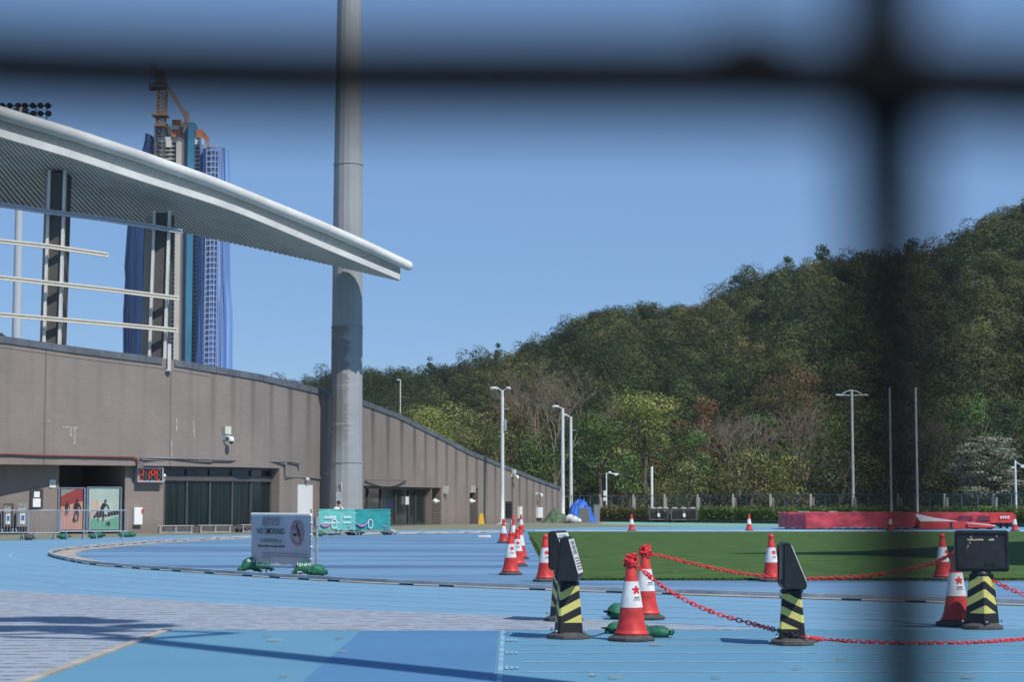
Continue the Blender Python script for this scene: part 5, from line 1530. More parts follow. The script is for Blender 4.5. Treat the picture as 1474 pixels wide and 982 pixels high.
# no smoking banner: turned a little from the sun, its shade also put into the grey
pR = G(450, 830.5); pL = G(366, 827.0)
m_bann = mat('banner_shade_grey', (.40, .42, .47), .6, var=.05, scale=2)
hN = Zat(741.5, 46.5)
dirN = Vector((1.46, -2.1, 0)).normalized(); ctr = (pR + pL) / 2; ctr.y = 46.0; LN = 2.8
ctr.x = X(406, 46.0)
t, bo, L = banner('grey no smoking banner with black lettering and a red circle tied to a barrier', ctr - dirN * LN / 2, ctr + dirN * LN / 2, hN, .30, m_bann, curl=.016, slump=.07, name='no_smoking_banner')
yF = -.08
def tx(nm, body, u, v, size, m_, align='CENTER', sx=1.0, bold=0.0):
    return text_mesh(nm, body, size, m_, t, (-L / 2 + L * u, yF, .30 + (hN - .30) * v), (R(90), 0, 0), align, .0015, sx, bold)
tx('chinese_heading', '嚴禁吸煙', .35, .845, .235, M['grey_ink'], sx=.86, bold=.0)
tx('english_heading', 'NO SMOKING', .35, .645, .2, M['black'], sx=.98, bold=.0006)
tx('chinese_line', '違者可被定額罰款港幣$1,500', .36, .445, .098, M['grey_ink'], sx=.8)
tx('english_line', 'Offenders are liable to a fixed penalty of HK$1,500', .365, .335, .07, M['black'], sx=.8, bold=.0015)
mb = MB()
for v, a, bb in ((.19, .2, .95), (.135, .2, .97), (.085, .2, .36)):
    u = a
    while u < bb: 
        w = random.uniform(.012, .035); mb.box((-L / 2 + L * (u + w / 2), yF, .3 + (hN - .3) * v), (L * w, .003, .018)); u += w + .008
mb.build('small_print', M['grey_ink'], t)
# prohibition sign
cx_, cz_ = -L / 2 + L * .80, .30 + (hN - .30) * .635; ro, ri = .285, .235
mb = MB(); vs = []; nC = 40
for r_, y in ((ro, yF - .003), (ri, yF - .003), (ri, yF), (ro, yF)):
    vs += [(cx_ + r_ * math.cos(2 * math.pi * j / nC), y, cz_ + r_ * math.sin(2 * math.pi * j / nC)) for j in range(nC)]
mb.add(vs, [(k * nC + j, k * nC + (j + 1) % nC, ((k + 1) % 4) * nC + (j + 1) % nC, ((k + 1) % 4) * nC + j) for k in range(4) for j in range(nC)])
m_rose = mat('ring_red', (.36, .13, .15), .6)
mb.bar((cx_ - ri * .72, yF - .0015, cz_ + ri * .72), (cx_ + ri * .72, yF - .0015, cz_ - ri * .72), .004, .06); mb.build('prohibition_ring', m_rose, t)
mb = MB(); mb.box((cx_ - .02, yF - .0005, cz_ - .045), (.25, .004, .06)); mb.box((cx_ + .135, yF - .0005, cz_ - .045), (.035, .004, .06))
for pts in ([(.02, .2), (.0, .15), (.03, .1), (.05, .07)], [(.05, .19), (.045, .14), (.09, .1), (.1, .0)], [(.02, .2), (.035, .215), (.05, .19)], [(.03, .08), (.09, .085), (.13, .05), (.14, .0)]):
    mb.tube([(cx_ + p[0], yF - .001, cz_ + p[1]) for p in pts], .009, 5)
mb.build('cigarette_symbol', M['black'], t)
# right end post, brown-grey strap bundle
mb = MB(); mb.tube([(L / 2 + .07, .10, .1), (L / 2 + .07, .10, hN - .02)], .035, 8); mb.box((L / 2 + .07, .1, hN - .15), (.1, .1, .2)); mb.build('end_post', m_bar, t)
zrot = t.rotation_euler.z
def along(s, off=0.0, z=0.0): v = ctr + dirN * s + Vector((-dirN.y, dirN.x, 0)) * -off; return (v.x, v.y, z)
SN = 'green sandbags weighing down the no smoking banner'
sandbag('sandbag', 'green lettered sandbag over the left foot of the no smoking banner', along(-L / 2 + .02, .1, .1), zrot + 1.3, .5, .18, SN, 'eo', sagz=.16, squash=.85)
sandbag('sandbag', 'dark green sandbag hanging behind the left foot of the no smoking banner', along(-L / 2 + .1, -.22, .12), zrot + 1.5, .4, .15, SN, sagz=.12, squash=.85)
sandbag('sandbag', 'green sandbag with white lettering over the right foot of the no smoking banner', along(L / 2 - .12, .12, .08), zrot + 1.1, .55, .18, SN, 'ipec', sagz=.16, squash=.85)
sandbag('sandbag', 'green sandbag at the right end of the no smoking banner, behind the lettered one', along(L / 2 + .1, -.1, .04), zrot + 1.2, .42, .16, SN, sagz=.05, squash=.85)
# teal banners
m_t1 = mat('teal_sunlit_tone', (.13, .46, .42), .6, var=.07, scale=1.5); m_t2 = mat('teal_shaded_tone', (.03, .28, .29), .6, var=.08, scale=1.5)  # lit and shaded look of the two banners put into their teals
m_wink = mat('white_ink', (.75, .8, .8), .6); m_pinkk = mat('pink_ink', (.6, .2, .45), .6)
Yt = 101.5
def teal(label, pa, pb, Ya, Yb, m_, text):
    t, bo, L = banner(label, (X(pa, Ya), Ya, 0), (X(pb, Yb), Yb, 0), Zat(734.6, (Ya + Yb) / 2), Zat(763.3, (Ya + Yb) / 2), m_, 'teal banners in front of the mast', curl=.03)
    hB = Zat(734.6, (Ya + Yb) / 2); zB = Zat(763.3, (Ya + Yb) / 2); y = -.1
    Q = lambda u, v: (-L / 2 + L * u, y, zB + (hB - zB) * v)
    mb = MB(); cxx, cyy = Q(.41, .3)[0], Q(.41, .3)[2]; mb.tube([(cxx + .15 * math.cos(a), y, cyy + .23 * math.sin(a)) for a in np.linspace(0, 2 * math.pi, 25)[:-1]], .022, 6, closed=True); mb.build('white_ring', m_wink, bo.parent)
    mb = MB(); mb.tube([Q(.0, .34), Q(.06, .25), (Q(.15, .18)), Q(.24, .22), Q(.33, .38)], [.03, .04, .05, .04, .02], 6); mb.tube([Q(.78, .24), Q(.84, .17), Q(.9, .2)], [.015, .022, .015], 6); mb.build('pink_swoosh', m_pinkk, t)
    if text:
        mb = MB()
        for (u0, u1, v0, v1, k) in ((.13, .47, .56, .7, 7), (.68, .9, .58, .7, 5)):
            for i in range(k):
                ua = u0 + (u1 - u0) * i / k; w = (u1 - u0) / k * .8
                for q in range(3): mb.box((Q(ua + w / 2, 0)[0], y, Q(0, v0 + (v1 - v0) * (q + .5) / 3)[2]), (L * w, .004, (v1 - v0) * (hB - zB) * .2))
                for q in (0.2, .8): mb.box((Q(ua + w * q, 0)[0], y + .001, Q(0, (v0 + v1) / 2)[2]), (L * w * .16, .004, (v1 - v0) * (hB - zB)))
        for (u0, u1, v) in ((.12, .56, .36), (.67, .88, .37)):
            u = u0
            while u < u1: mb.box((Q(u + .012, 0)[0], y, Q(0, v)[2]), (L * .022, .004, .07)); u += .032
        mb.box((Q(.6, 0)[0], y, Q(0, .5)[2]), (.012, .004, (hB - zB) * .7))
        mb.build('white_lettering', m_wink, t)
    return t
teal('teal banner coloured pale as if sunlit, white lettering, on a barrier before the mast', 459.5, 510, Yt, Yt + .9, m_t1, True)
teal('teal banner coloured dark as if shaded, pink and white marks, right of the pale one', 511.5, 560.5, Yt + 1, Yt + 2.4, m_t2, False)
for px, py, lab, rz, mm in ((459, 772.5, 'dark green sandbag at the left foot of the left teal banner', .4, M['bag_green']), (506, 771.2, 'dark sandbag at the joint of the two teal banners, left', .3, mat('bag_dark', (.06, .065, .065), .7)), (514.5, 771, 'pale green sandbag at the joint of the two teal banners, right', .8, mat('bag_pale', (.3, .42, .33), .7, var=.3, scale=8)), (557, 770.3, 'dark sandbag at the right foot of the right teal banner', .2, MATS['bag_dark']), (563.5, 770, 'blue grey sandbag at the far right end of the right teal banner', .5, mat('bag_bluegrey', (.3, .36, .46), .7, var=.2, scale=8))):
    sandbag('sandbag', lab, tuple(G(px, py)), rz, .6, .2, 'sandbags at the teal banners', m_=mm)

# ------------------------------------------------------------------ person behind the left teal banner
def person(px, Y, ytop, label):
    H = Zat(ytop, Y)
    t = thing('person', label, 'person', (X(px, Y), Y, 0), R(8))
    k = H / 1.75
    J = {'pel': (0, 0, .95), 'chest': (0, .0, 1.25), 'neck': (0, .0, 1.45), 'head0': (0, -.01, 1.55), 'head1': (0, -.02, 1.66)}
    E = [('pel', 'chest'), ('chest', 'neck'), ('neck', 'head0'), ('head0', 'head1')]; RR = {'pel': .15, 'chest': .165, 'neck': .058, 'head0': .08, 'head1': .095}
    for s, n_ in ((-1, 'l'), (1, 'r')):
        J.update({n_ + 'sh': (s * .19, 0, 1.4), n_ + 'el': (s * .25, .04, 1.12), n_ + 'wr': (s * .22, -.12, .92), n_ + 'hand': (s * .2, -.18, .86), n_ + 'hip': (s * .1, 0, .9), n_ + 'kn': (s * .11, -.02, .5), n_ + 'an': (s * .11, .02, .1), n_ + 'toe': (s * .12, -.14, .035)})
        E += [('chest', n_ + 'sh'), (n_ + 'sh', n_ + 'el'), (n_ + 'el', n_ + 'wr'), (n_ + 'wr', n_ + 'hand'), ('pel', n_ + 'hip'), (n_ + 'hip', n_ + 'kn'), (n_ + 'kn', n_ + 'an'), (n_ + 'an', n_ + 'toe')]
        RR.update({n_ + 'sh': .065, n_ + 'el': .045, n_ + 'wr': .032, n_ + 'hand': .035, n_ + 'hip': .1, n_ + 'kn': .062, n_ + 'an': .043, n_ + 'toe': .035})
    keys = list(J); idx = {q: i for i, q in enumerate(keys)}
    def skin(name, ks, es, rr, m_):
        ii = {q: i for i, q in enumerate(ks)}
        me = bpy.data.meshes.new(name); me.from_pydata([tuple(c_ * k for c_ in J[q]) for q in ks], [(ii[a], ii[b_]) for a, b_ in es], [])
        ob = bpy.data.objects.new(name, me); C.objects.link(ob)
        ob.modifiers.new('skin', 'SKIN'); sub_ = ob.modifiers.new('sub', 'SUBSURF'); sub_.levels = sub_.render_levels = 2
        for i, q in enumerate(ks): me.skin_vertices[0].data[i].radius = (rr[q] * k, rr[q] * k * (.72 if q in ('chest', 'pel') else 1))
        me.skin_vertices[0].data[0].use_root = True
        m2 = bpy.data.meshes.new_from_object(ob.evaluated_get(bpy.context.evaluated_depsgraph_get()))
        bpy.data.objects.remove(ob); m2.materials.clear(); m2.materials.append(m_)
        for p in m2.polygons: p.use_smooth = True
        o = bpy.data.objects.new(name, m2); C.objects.link(o); o.parent = t; return o
    skin('body', keys, E, RR, mat('skin', (.42, .25, .17), .55))
    R2 = {q: v + .018 for q, v in RR.items()}
    ks = ['pel', 'chest', 'neck', 'lsh', 'lel', 'rsh', 'rel']; R2['neck'] = .07
    skin('shirt', ks, [('pel', 'chest'), ('chest', 'neck'), ('chest', 'lsh'), ('lsh', 'lel'), ('chest', 'rsh'), ('rsh', 'rel')], R2, M['white_paint'])
    ks = ['pel', 'lhip', 'lkn', 'lan', 'rhip', 'rkn', 'ran']
    skin('trousers', ks, [('pel', 'lhip'), ('lhip', 'lkn'), ('lkn', 'lan'), ('pel', 'rhip'), ('rhip', 'rkn'), ('rkn', 'ran')], R2, mat('trousers', (.04, .045, .06), .8))
    mb = MB(); mb.ball((0, .0, 1.665 * k), (.108 * k, .118 * k, .115 * k), 0, 16, 10); mb.build('hair', mat('hair_brown', (.05, .025, .018), .6), t)
    mb = MB(); mb.ball((.1 * k, -.135 * k, 1.33 * k), (.06, .02, .1), 0, 10, 6); mb.build('shirt_mark', M['dark_plastic'], t)
    return t
person(487.5, 104.5, 721.5, 'person with short dark hair and white shirt standing behind the left teal banner')

# ------------------------------------------------------------------ landing mats
m_mat = mat('mat_red', (.52, .065, .085), .5, var=.28, scale=.9, bump=.9, stretch=(1, 1, 2.5)); m_mat2 = mat('mat_bright_red', (.58, .055, .055), .5, var=.15, scale=.8); m_mats = mat('mat_side', (.14, .03, .06), .65, var=.25, scale=1.5)
def crumple(mb_, amp, sc):
    mb_.v = [tuple(Vector(p) + Vector((mnz.noise(Vector(p) * sc), mnz.noise(Vector(p) * sc + Vector((7, 0, 0))), .7 * mnz.noise(Vector(p) * sc + Vector((0, 9, 0))))) * amp) for p in mb_.v]
def grid_box(mb_, x0, x1, y0, y1, z0, z1, s=.35, topz=None):
    def face(o, du, dv, nu, nv, flip):
        vs = [o + du * (i / nu) + dv * (j / nv) for j in range(nv + 1) for i in range(nu + 1)]
        fs = [(j * (nu + 1) + i, j * (nu + 1) + i + 1, (j + 1) * (nu + 1) + i + 1, (j + 1) * (nu + 1) + i) for j in range(nv) for i in range(nu)]
        if flip: fs = [tuple(reversed(f)) for f in fs]
        mb_.add(vs, fs, 0, True)
    ax, ay, az = Vector((x1 - x0, 0, 0)), Vector((0, y1 - y0, 0)), Vector((0, 0, z1 - z0))
    nx, ny, nz_ = [max(2, int(q / s)) for q in (x1 - x0, y1 - y0, z1 - z0)]
    nz_ = max(nz_, 5)
    o = Vector((x0, y0, z0))
    face(o, ax, az, nx, nz_, False); face(o + ay, ax, az, nx, nz_, True); face(o, ay, az, ny, nz_, True); face(o + ax, ay, az, ny, nz_, False); face(o + az, ax, ay, nx, ny, False)
Ym = 127.0; mx0 = X(1160, Ym)
t = thing('landing_mat', 'large landing mat under a creased red cover at the far edge of the turf', 'landing mat', (X(1225, Ym), Ym + 2, 0))
ox, oy = t.location.x, t.location.y
hM = Zat(738.3, Ym)
mb = MB(); grid_box(mb, X(1134, Ym) - ox, X(1318, Ym) - ox, Ym - oy, Ym + 4.5 - oy, .1, hM, .22); crumple(mb, .1, .8); crumple(mb, .07, 2.6); mb.build('cover', m_mat, t)
mb = MB(); mb.slab([Vector((X(1132.5, Ym) - ox, Ym - oy - .02, .1)), Vector((X(1160, Ym) - ox, Ym - oy - .07, .08)), Vector((X(1159, Ym) - ox, Ym - oy - .1, hM * .93)), Vector((X(1133, Ym) - ox, Ym - oy - .03, hM * .9))], [Vector((X(1132.5, Ym) - ox, Ym + .1 - oy, .1)), Vector((X(1160, Ym) - ox, Ym + .1 - oy, .08)), Vector((X(1159, Ym) - ox, Ym + .1 - oy, hM * .93)), Vector((X(1133, Ym) - ox, Ym + .1 - oy, hM * .9))]); mb.build('shaded_end', m_mats, t)  # dark panel over the cover: shade of the left side put into colour
mb = MB()
for k in range(15): mb.box((X(1136 + k * 12, Ym) - ox, Ym - oy + .15, .05), (.22, .3, .1))
mb.build('pallet_feet', M['dark_steel'], t)
for px, w, mm in ((1202, 11, M['concrete']), (1235, 10, mat('flap_blue', (.15, .22, .35), .6)), (1160, 16, mat('flap_teal', (.2, .35, .36), .6))):
    mb = MB(); mb.box((X(px, Ym) - ox, Ym - oy + 1.2, hM + .06), (w * Ym / F, .7, .06)); mb.build('top_flap', mm, t)
t = thing('landing_mat', 'bright red wedge mat with white liner in front of the large covered mat', 'landing mat', (X(1365, Ym), Ym, 0)); ox, oy = t.location.x, t.location.y
h1 = Zat(751.5, Ym - 1)
mb = MB(); grid_box(mb, X(1319, Ym) - ox, X(1388, Ym) - ox, -.9, 2.0, .06, h1, .25); crumple(mb, .05, 1.5); mb.build('cushion', m_mat2, t)
mb = MB(); mb.slab([Vector((X(1322, Ym) - ox, -.5, h1 + .02)), Vector((X(1376, Ym) - ox, -.5, h1 + .02)), Vector((X(1350, Ym) - ox, 1.6, h1 + .25)), Vector((X(1321, Ym) - ox, 1.6, h1 + .55))], [Vector((X(1322, Ym) - ox, -.45, h1 - .04)), Vector((X(1376, Ym) - ox, -.45, h1 - .04)), Vector((X(1350, Ym) - ox, 1.7, h1 + .1)), Vector((X(1321, Ym) - ox, 1.7, h1 + .3))]); mb.build('white_liner', M['cone_white'], t)
mb = MB(); mb.box((X(1364.5, Ym) - ox, -.95, h1 / 2 + .05), (.1, .06, h1 - .1)); mb.build('dark_seam', M['dark_steel'], t)
t = thing('landing_mat', 'low bright red front mat sloping to the right beside the wedge mat', 'landing mat', (X(1408, Ym), Ym, 0)); ox = t.location.x
mb = MB(); h2 = Zat(752.5, Ym)
fr_ = [Vector((X(1386, Ym) - ox, -1, .08)), Vector((X(1427, Ym) - ox, -1, .08)), Vector((X(1427.5, Ym) - ox, -1, h2 * .62)), Vector((X(1386, Ym) - ox, -1, h2))]
mb.slab(fr_, [p + Vector((0, 2.2, .12)) for p in fr_]); mb.build('cushion', m_mat2, t, bevel=.06)
mb = MB(); mb.bar((X(1386, Ym) - ox, -1.01, h2 * .93), (X(1427.5, Ym) - ox, -1.01, h2 * .55), .02, .05); mb.build('piping', M['cone_white'], t)
mb = MB(); mb.box((X(1400, Ym) - ox, -.7, .05), (.3, .3, .1)); mb.box((X(1420, Ym) - ox, -.7, .05), (.3, .3, .1)); mb.build('pallet_feet', M['dark_steel'], t)
t = thing('landing_mat', 'red mat with sagging dark side pockets behind the wedge mats', 'landing mat', (X(1378, Ym + 4), Ym + 4, 0)); ox = t.location.x
mb = MB(); h3 = Zat(738.5, Ym + 3)
grid_box(mb, X(1322, Ym + 4) - ox, X(1421, Ym + 4) - ox, -.6, 2.5, .1, h3, .25); crumple(mb, .1, 1.0); mb.build('cushion', m_mat, t)
mb = MB()
for a, bb in ((1372, 1396), (1400, 1421)): mb.slab([Vector((X(a, Ym + 4) - ox, -.74, h3 * .45)), Vector((X(bb, Ym + 4) - ox, -.74, h3 * .55)), Vector((X(bb, Ym + 4) - ox, -.72, h3 * .78)), Vector((X(a + 6, Ym + 4) - ox, -.72, h3 * .82))], [Vector((X(a, Ym + 4) - ox, -.6, h3 * .45)), Vector((X(bb, Ym + 4) - ox, -.6, h3 * .55)), Vector((X(bb, Ym + 4) - ox, -.6, h3 * .78)), Vector((X(a + 6, Ym + 4) - ox, -.6, h3 * .82))])
mb.build('side_pocket', m_mats, t)
t = thing('landing_mat', 'separate bright red block mat with small white marking at the right end', 'landing mat', (X(1438, Ym + 5), Ym + 5, 0)); ox = t.location.x
mb = MB(); z0_, z1_ = Zat(752.8, Ym + 5), Zat(738.5, Ym + 5); grid_box(mb, X(1421.5, Ym + 5) - ox, X(1455, Ym + 5) - ox, -.6, 2.6, z0_, z1_, .3); crumple(mb, .04, 1.4); mb.box((0, 1, z0_ - .02), (1.3, 2.8, .03)); mb.build('cushion', m_mat2, t)
mb = MB()
for sx_ in (-.5, .5):
    for sy_ in (0, 1.8): mb.box((sx_, sy_, z0_ / 2), (.15, .15, z0_))
mb.build('leg', M['dark_steel'], t)
mb = MB()
for k in range(4): mb.box((-.05 + k * .16, -.68, (z0_ + z1_) / 2 + .02), (.1, .01, .16)); mb.box((.0 + k * .16, -.675, (z0_ + z1_) / 2 + .09), (.14, .01, .03))
mb.build('white_marking', M['cone_white'], t)

# ------------------------------------------------------------------ traffic cones
m_rubb = mat('cone_base_rubber', (.075, .072, .07), .85, var=.2, scale=12, bump=.4)
def cone_r(z): return float(np.interp(z, [.1, .14, .22, .95, 1.0], [.195, .185, .163, .048, .045]))
def make_cone(label, loc, emblem=None, rz=0.0):
    t = thing('traffic_cone', label, 'traffic cone', tuple(loc), rz, 'red and white traffic cones')
    mb = MB(); mb.lathe([(.27, 0), (.285, .02), (.285, .045), (.2, .085), (.17, .09)], 8, rot0=R(22.5), smooth=False); mb.build('base', m_rubb, t)
    prof = [(.205, .088), (.21, .105), (.19, .118)] + [(cone_r(z), z) for z in (.14, .18, .22, .26, .4, .55, .7, .85, .93)] + [(.056, .935), (.056, .965), (.045, .975), (.047, 1.0), (.03, 1.004)]
    mb = MB(); mb.lathe(prof, 28); mb.build('body', M['cone_red'], t)
    mb = MB(); mb.lathe([(cone_r(z) + .0045, z) for z in (.405, .5, .6, .715)], 28); sl = mb.build('reflective_sleeve', M['cone_white'], t)
    if emblem is not None:
        def q(a, z): r = cone_r(z) + .0085; return Vector((r * math.sin(a), -r * math.cos(a), z))
        mb = MB(); a0 = emblem; zc = .615
        for k in range(5):
            th = 2 * math.pi * k / 5 + .3
            pts = [(.002, .0), (.018, .017), (.042, .016), (.054, .002), (.042, -.013), (.018, -.01)]
            ring = []
            for rr, tt in pts:
                xx = rr * math.cos(th) - tt * math.sin(th); zz = rr * math.sin(th) + tt * math.cos(th)
                ring.append(q(a0 + xx / cone_r(zc), zc + zz))
            inn = [p - Vector((p.x, p.y, 0)).normalized() * .003 for p in ring]
            mb.slab(ring, inn)
        mb.build('emblem', mat('emblem_red', (.55, .02, .04), .6), t)
        mb = MB()
        for zz, w, cnt, h in ((.525, .075, 4, .02), (.497, .1, 9, .008)):
            for k in range(cnt):
                aa = a0 + (-w / 2 + w * (k + .5) / cnt) / cone_r(zz); dw = w / cnt * .38 / cone_r(zz)
                ring = [q(aa - dw, zz - h / 2), q(aa + dw, zz - h / 2), q(aa + dw, zz + h / 2), q(aa - dw, zz + h / 2)]
                mb.slab(ring, [p - Vector((p.x, p.y, 0)).normalized() * .003 for p in ring])
        mb.build('lettering', M['grey_ink'], t)
    return t
def cpos(px, yb): g = G(px, yb); Y = g.y + .27; return Vector((X(px, Y), Y, 0))
CONES = [
    (908, 926, .45, 'nearest cone, red chain looped round its top and a green sandbag beside it'),
    (928.5, 894, .5, 'cone just behind the nearest one, also with a knot of red chain on top'),
    (785, 839, .3, 'faded cone left of the pair of black sign stands at the corner of the turf'),
    (735, 829, .3, 'cone on the blue surface, frontmost of the cluster left of the turf'),
    (744.5, 816.5, .3, 'second cone in the cluster left of the turf, close behind the frontmost'),
    (749, 806, None, 'third cone in the cluster left of the turf, beside the turf edge'),
    (724.7, 782.5, None, 'cone farthest left of the cluster, standing apart in front of the wall'),
    (739, 781, None, 'small far cone in the middle of the cluster, behind the second one'),
    (738, 766.5, None, 'small far cone at the back left of the cluster'),
    (750, 766, None, 'small far cone at the back right of the cluster'),
    (909, 765.2, None, 'small distant cone at the far edge of the turf in front of the trolleys'),
    (1078, 764.8, None, 'small distant cone at the far edge of the turf left of the red mats'),
    (1109.5, 838.5, .5, 'cone at the near edge of the turf left of the single black sign stand'),
    (1355.5, 837, .6, 'cone at the near turf edge behind the red chain, right of the blurred wire'),
    (1374, 903.5, .2, 'shaded cone close left of the black sign stand seen from behind'),
    (1460, 765.5, None, 'small distant cone at the far right in front of the separate red mat'),
    (1281, 765, None, 'small distant cone in front of the covered mat, veiled by the blurred wire'),
]
CP = []
for px, yb, em, lab in CONES:
    p = cpos(px, yb); CP.append(p); make_cone(lab, p, em, random.uniform(-.1, .1))

# ------------------------------------------------------------------ black sign stands
m_strip = mat('sign_stripes', (.02, .02, .021), .55)
n, l, b = nodes_of(m_strip)
u_ = n.new('ShaderNodeUVMap'); u_.uv_map = 'face'
sp3 = n.new('ShaderNodeSeparateXYZ'); l.new(u_.outputs[0], sp3.inputs[0])
ph = math_node(n, l, 'ADD', math_node(n, l, 'MULTIPLY', sp3.outputs[1], 3.05), math_node(n, l, 'MULTIPLY', sp3.outputs[0], .72))
on = math_node(n, l, 'GREATER_THAN', math_node(n, l, 'FRACT', math_node(n, l, 'ADD', ph, .8)), .5)
on = math_node(n, l, 'MULTIPLY', on, math_node(n, l, 'GREATER_THAN', sp3.outputs[1], .21)); on = math_node(n, l, 'MULTIPLY', on, math_node(n, l, 'LESS_THAN', sp3.outputs[1], .96))
tcs = n.new('ShaderNodeTexCoord'); nzs = n.new('ShaderNodeTexNoise'); nzs.inputs['Scale'].default_value = 14; nzs.inputs['Detail'].default_value = 6; l.new(tcs.outputs['Object'], nzs.inputs['Vector'])
rps = n.new('ShaderNodeMapRange'); rps.inputs[1].default_value = .35; rps.inputs[2].default_value = .7; l.new(nzs.outputs[0], rps.inputs[0])
yel = mix_col(n, l, math_node(n, l, 'MULTIPLY', rps.outputs[0], .5), (.62, .56, .14), (.46, .43, .2))
l.new(mix_col(n, l, on, (.018, .018, .02), yel), b.inputs['Base Color'])
def sign_stand(label, px, yb, post_rz, box_rz, back=False, flip=False, dz=0.0, lean=0.0):
    g = G(px, yb); Y = g.y + .3; loc = Vector((X(px, Y), Y, 0))
    t = thing('sign_stand', label, 'sign stand', tuple(loc), 0, 'black sign stands with striped posts')
    mb = MB(); c8 = []
    for r_, z in ((.26, 0), (.275, .015), (.27, .05), (.185, .085)):
        c8.append((r_, z))
    mb.lathe(c8, 8, rot0=R(22.5) + post_rz, smooth=False); mb.build('base', m_rubb, t)
    # four-sided tapering post with rounded corners, chevron tape
    h0, h1 = .08, .72 + dz; w0, w1 = (.17, .12) if back else (.155, .112); vs = []; fs = []; uvs = []
    rotm = Matrix.Rotation(post_rz, 3, 'Z')
    mb = MB(); lv = [0, .2, .2001, .6, .96, 1.0]
    me = bpy.data.meshes.new('post'); ring = []; 
    cs = []
    for k in range(4):
        for a in (-.14, .14): pass
    cut = .16
    prof2 = []
    for k in range(4):
        a = math.pi / 2 * k
        ex, ey = math.cos(a), math.sin(a); fx, fy = -ey, ex
        prof2.append(((ex - fx * (1 - cut)), (ey - fy * (1 - cut)))); prof2.append(((ex + fx * (1 - cut)), (ey + fy * (1 - cut))))
    zz = [0, .35, .7, 1.0]
    V_ = []; 
    for v in zz:
        w = w0 + (w1 - w0) * v; z = h0 + (h1 - h0) * v
        for (x, y) in prof2: V_.append(rotm @ Vector((x * w, y * w, z)))
    F_ = []; U_ = []
    for i in range(len(zz) - 1):
        for j in range(8):
            j2 = (j + 1) % 8; F_.append((i * 8 + j, i * 8 + j2, (i + 1) * 8 + j2, (i + 1) * 8 + j))
            k = j // 2
            if j % 2 == 0: ua, ub = (0.1, .9)
            else: ua, ub = (.9, 1.1)
            def um(u, k=k):   # mirrored face to face: chevrons
                u = u if u <= 1 else 2 - u + 0
                return u if k % 2 == 0 else 1 - u
            if j % 2 == 1:
                base_ = 1.0 if k % 2 == 0 else 0.0
                qa, qb = (.9, .9) if k % 2 == 0 else (.1, .1)
            else: qa, qb = um(ua), um(ub)
            if flip: qa, qb = 1 - qa, 1 - qb
            U_ += [(qa, zz[i]), (qb, zz[i]), (qb, zz[i + 1]), (qa, zz[i + 1])]
    F_.append(tuple((len(zz) - 1) * 8 + j for j in range(8))); U_ += [(0, 0)] * 8
    me.from_pydata([tuple(p) for p in V_], [], F_)
    lay = me.uv_layers.new(name='face')
    for i, uvp in enumerate(U_): lay.data[i].uv = uvp
    me.materials.append(m_strip); po = bpy.data.objects.new('post', me); C.objects.link(po); po.parent = t
    mb = MB()
    for k in range(4):
        d_ = rotm @ Vector((.2, 0, 0)); a = math.pi / 2 * k + math.pi / 4
        p_ = rotm @ Vector((math.cos(a) * .255, math.sin(a) * .255, 0)); mb.ball((p_.x, p_.y, .105), .014)
    mb.build('bolts', M['steel'], t)
    mb = MB(); mb.lathe([(.12, .70 + dz), (.135, .715 + dz), (.135, .735 + dz), (.09, .78 + dz), (.09, .80 + dz)], 12); mb.build('neck', M['dark_plastic'], t)
    # wedge shaped housing: deep at the bottom, thin at the top, front (-y local) leaning back
    rb = Matrix.Rotation(box_rz, 3, 'Z'); wB = .345; zb, zt2 = .755 + dz, 1.295 + dz
    sec = [(-.14, zb), (.115, zb), (.125, zb + .03), (.115 - lean, zt2), (.04 - lean, zt2), (-.15, zb + .07)]
    L_ = [rb @ Vector((-wB, y, z)) for y, z in sec]; R_ = [rb @ Vector((wB, y, z)) for y, z in sec]
    mb = MB(); mb.slab(L_, R_); bx = mb.build('display_box', M['dark_plastic'], t, bevel=.014)
    p0, p1 = Vector((0, -.15, zb + .07)), Vector((0, .04 - lean, zt2)); dd = p1 - p0; nn = Vector((0, -dd.z, dd.y)).normalized()
    def onf(u, v, o=.002): return rb @ (Vector((u * wB, 0, 0)) + p0 + dd * v + nn * o)
    mb = MB(); mb.slab([onf(-.9, .05, .01), onf(.9, .05, .01), onf(.9, .93, .01), onf(-.9, .93, .01)], [onf(-.9, .05, .002), onf(.9, .05, .002), onf(.9, .93, .002), onf(-.9, .93, .002)])
    shp = mb.build('paper_sheet', M['cone_white'], t)
    mb = MB(); mg = MB()
    rs = random.Random(px)
    for i in range(4):
        for j in range(3):
            u0, v0 = -.75 + i * .34, .55 + j * .12
            for q in range(3): 
                mbx = mg if i == 0 else mb
                mbx.slab([onf(u0, v0 + q * .034, .013), onf(u0 + .24, v0 + q * .034, .013), onf(u0 + .24, v0 + q * .034 + .018, .013), onf(u0, v0 + q * .034 + .018, .013)], [onf(u0, v0 + q * .034, .0105), onf(u0 + .24, v0 + q * .034, .0105), onf(u0 + .24, v0 + q * .034 + .018, .0105), onf(u0, v0 + q * .034 + .018, .0105)])
    for j in range(5):
        u = -.75
        while u < .7:
            w = rs.uniform(.06, .2); v0 = .14 + j * .07
            mb.slab([onf(u, v0, .013), onf(u + w, v0, .013), onf(u + w, v0 + .025, .013), onf(u, v0 + .025, .013)], [onf(u, v0, .0105), onf(u + w, v0, .0105), onf(u + w, v0 + .025, .0105), onf(u, v0 + .025, .0105)]); u += w + .05
    mb.build('printed_text', M['black'], t); mg.build('green_print', mat('print_green', (.04, .16, .1), .7), t)
    # back panel rim and handle
    mb = MB()
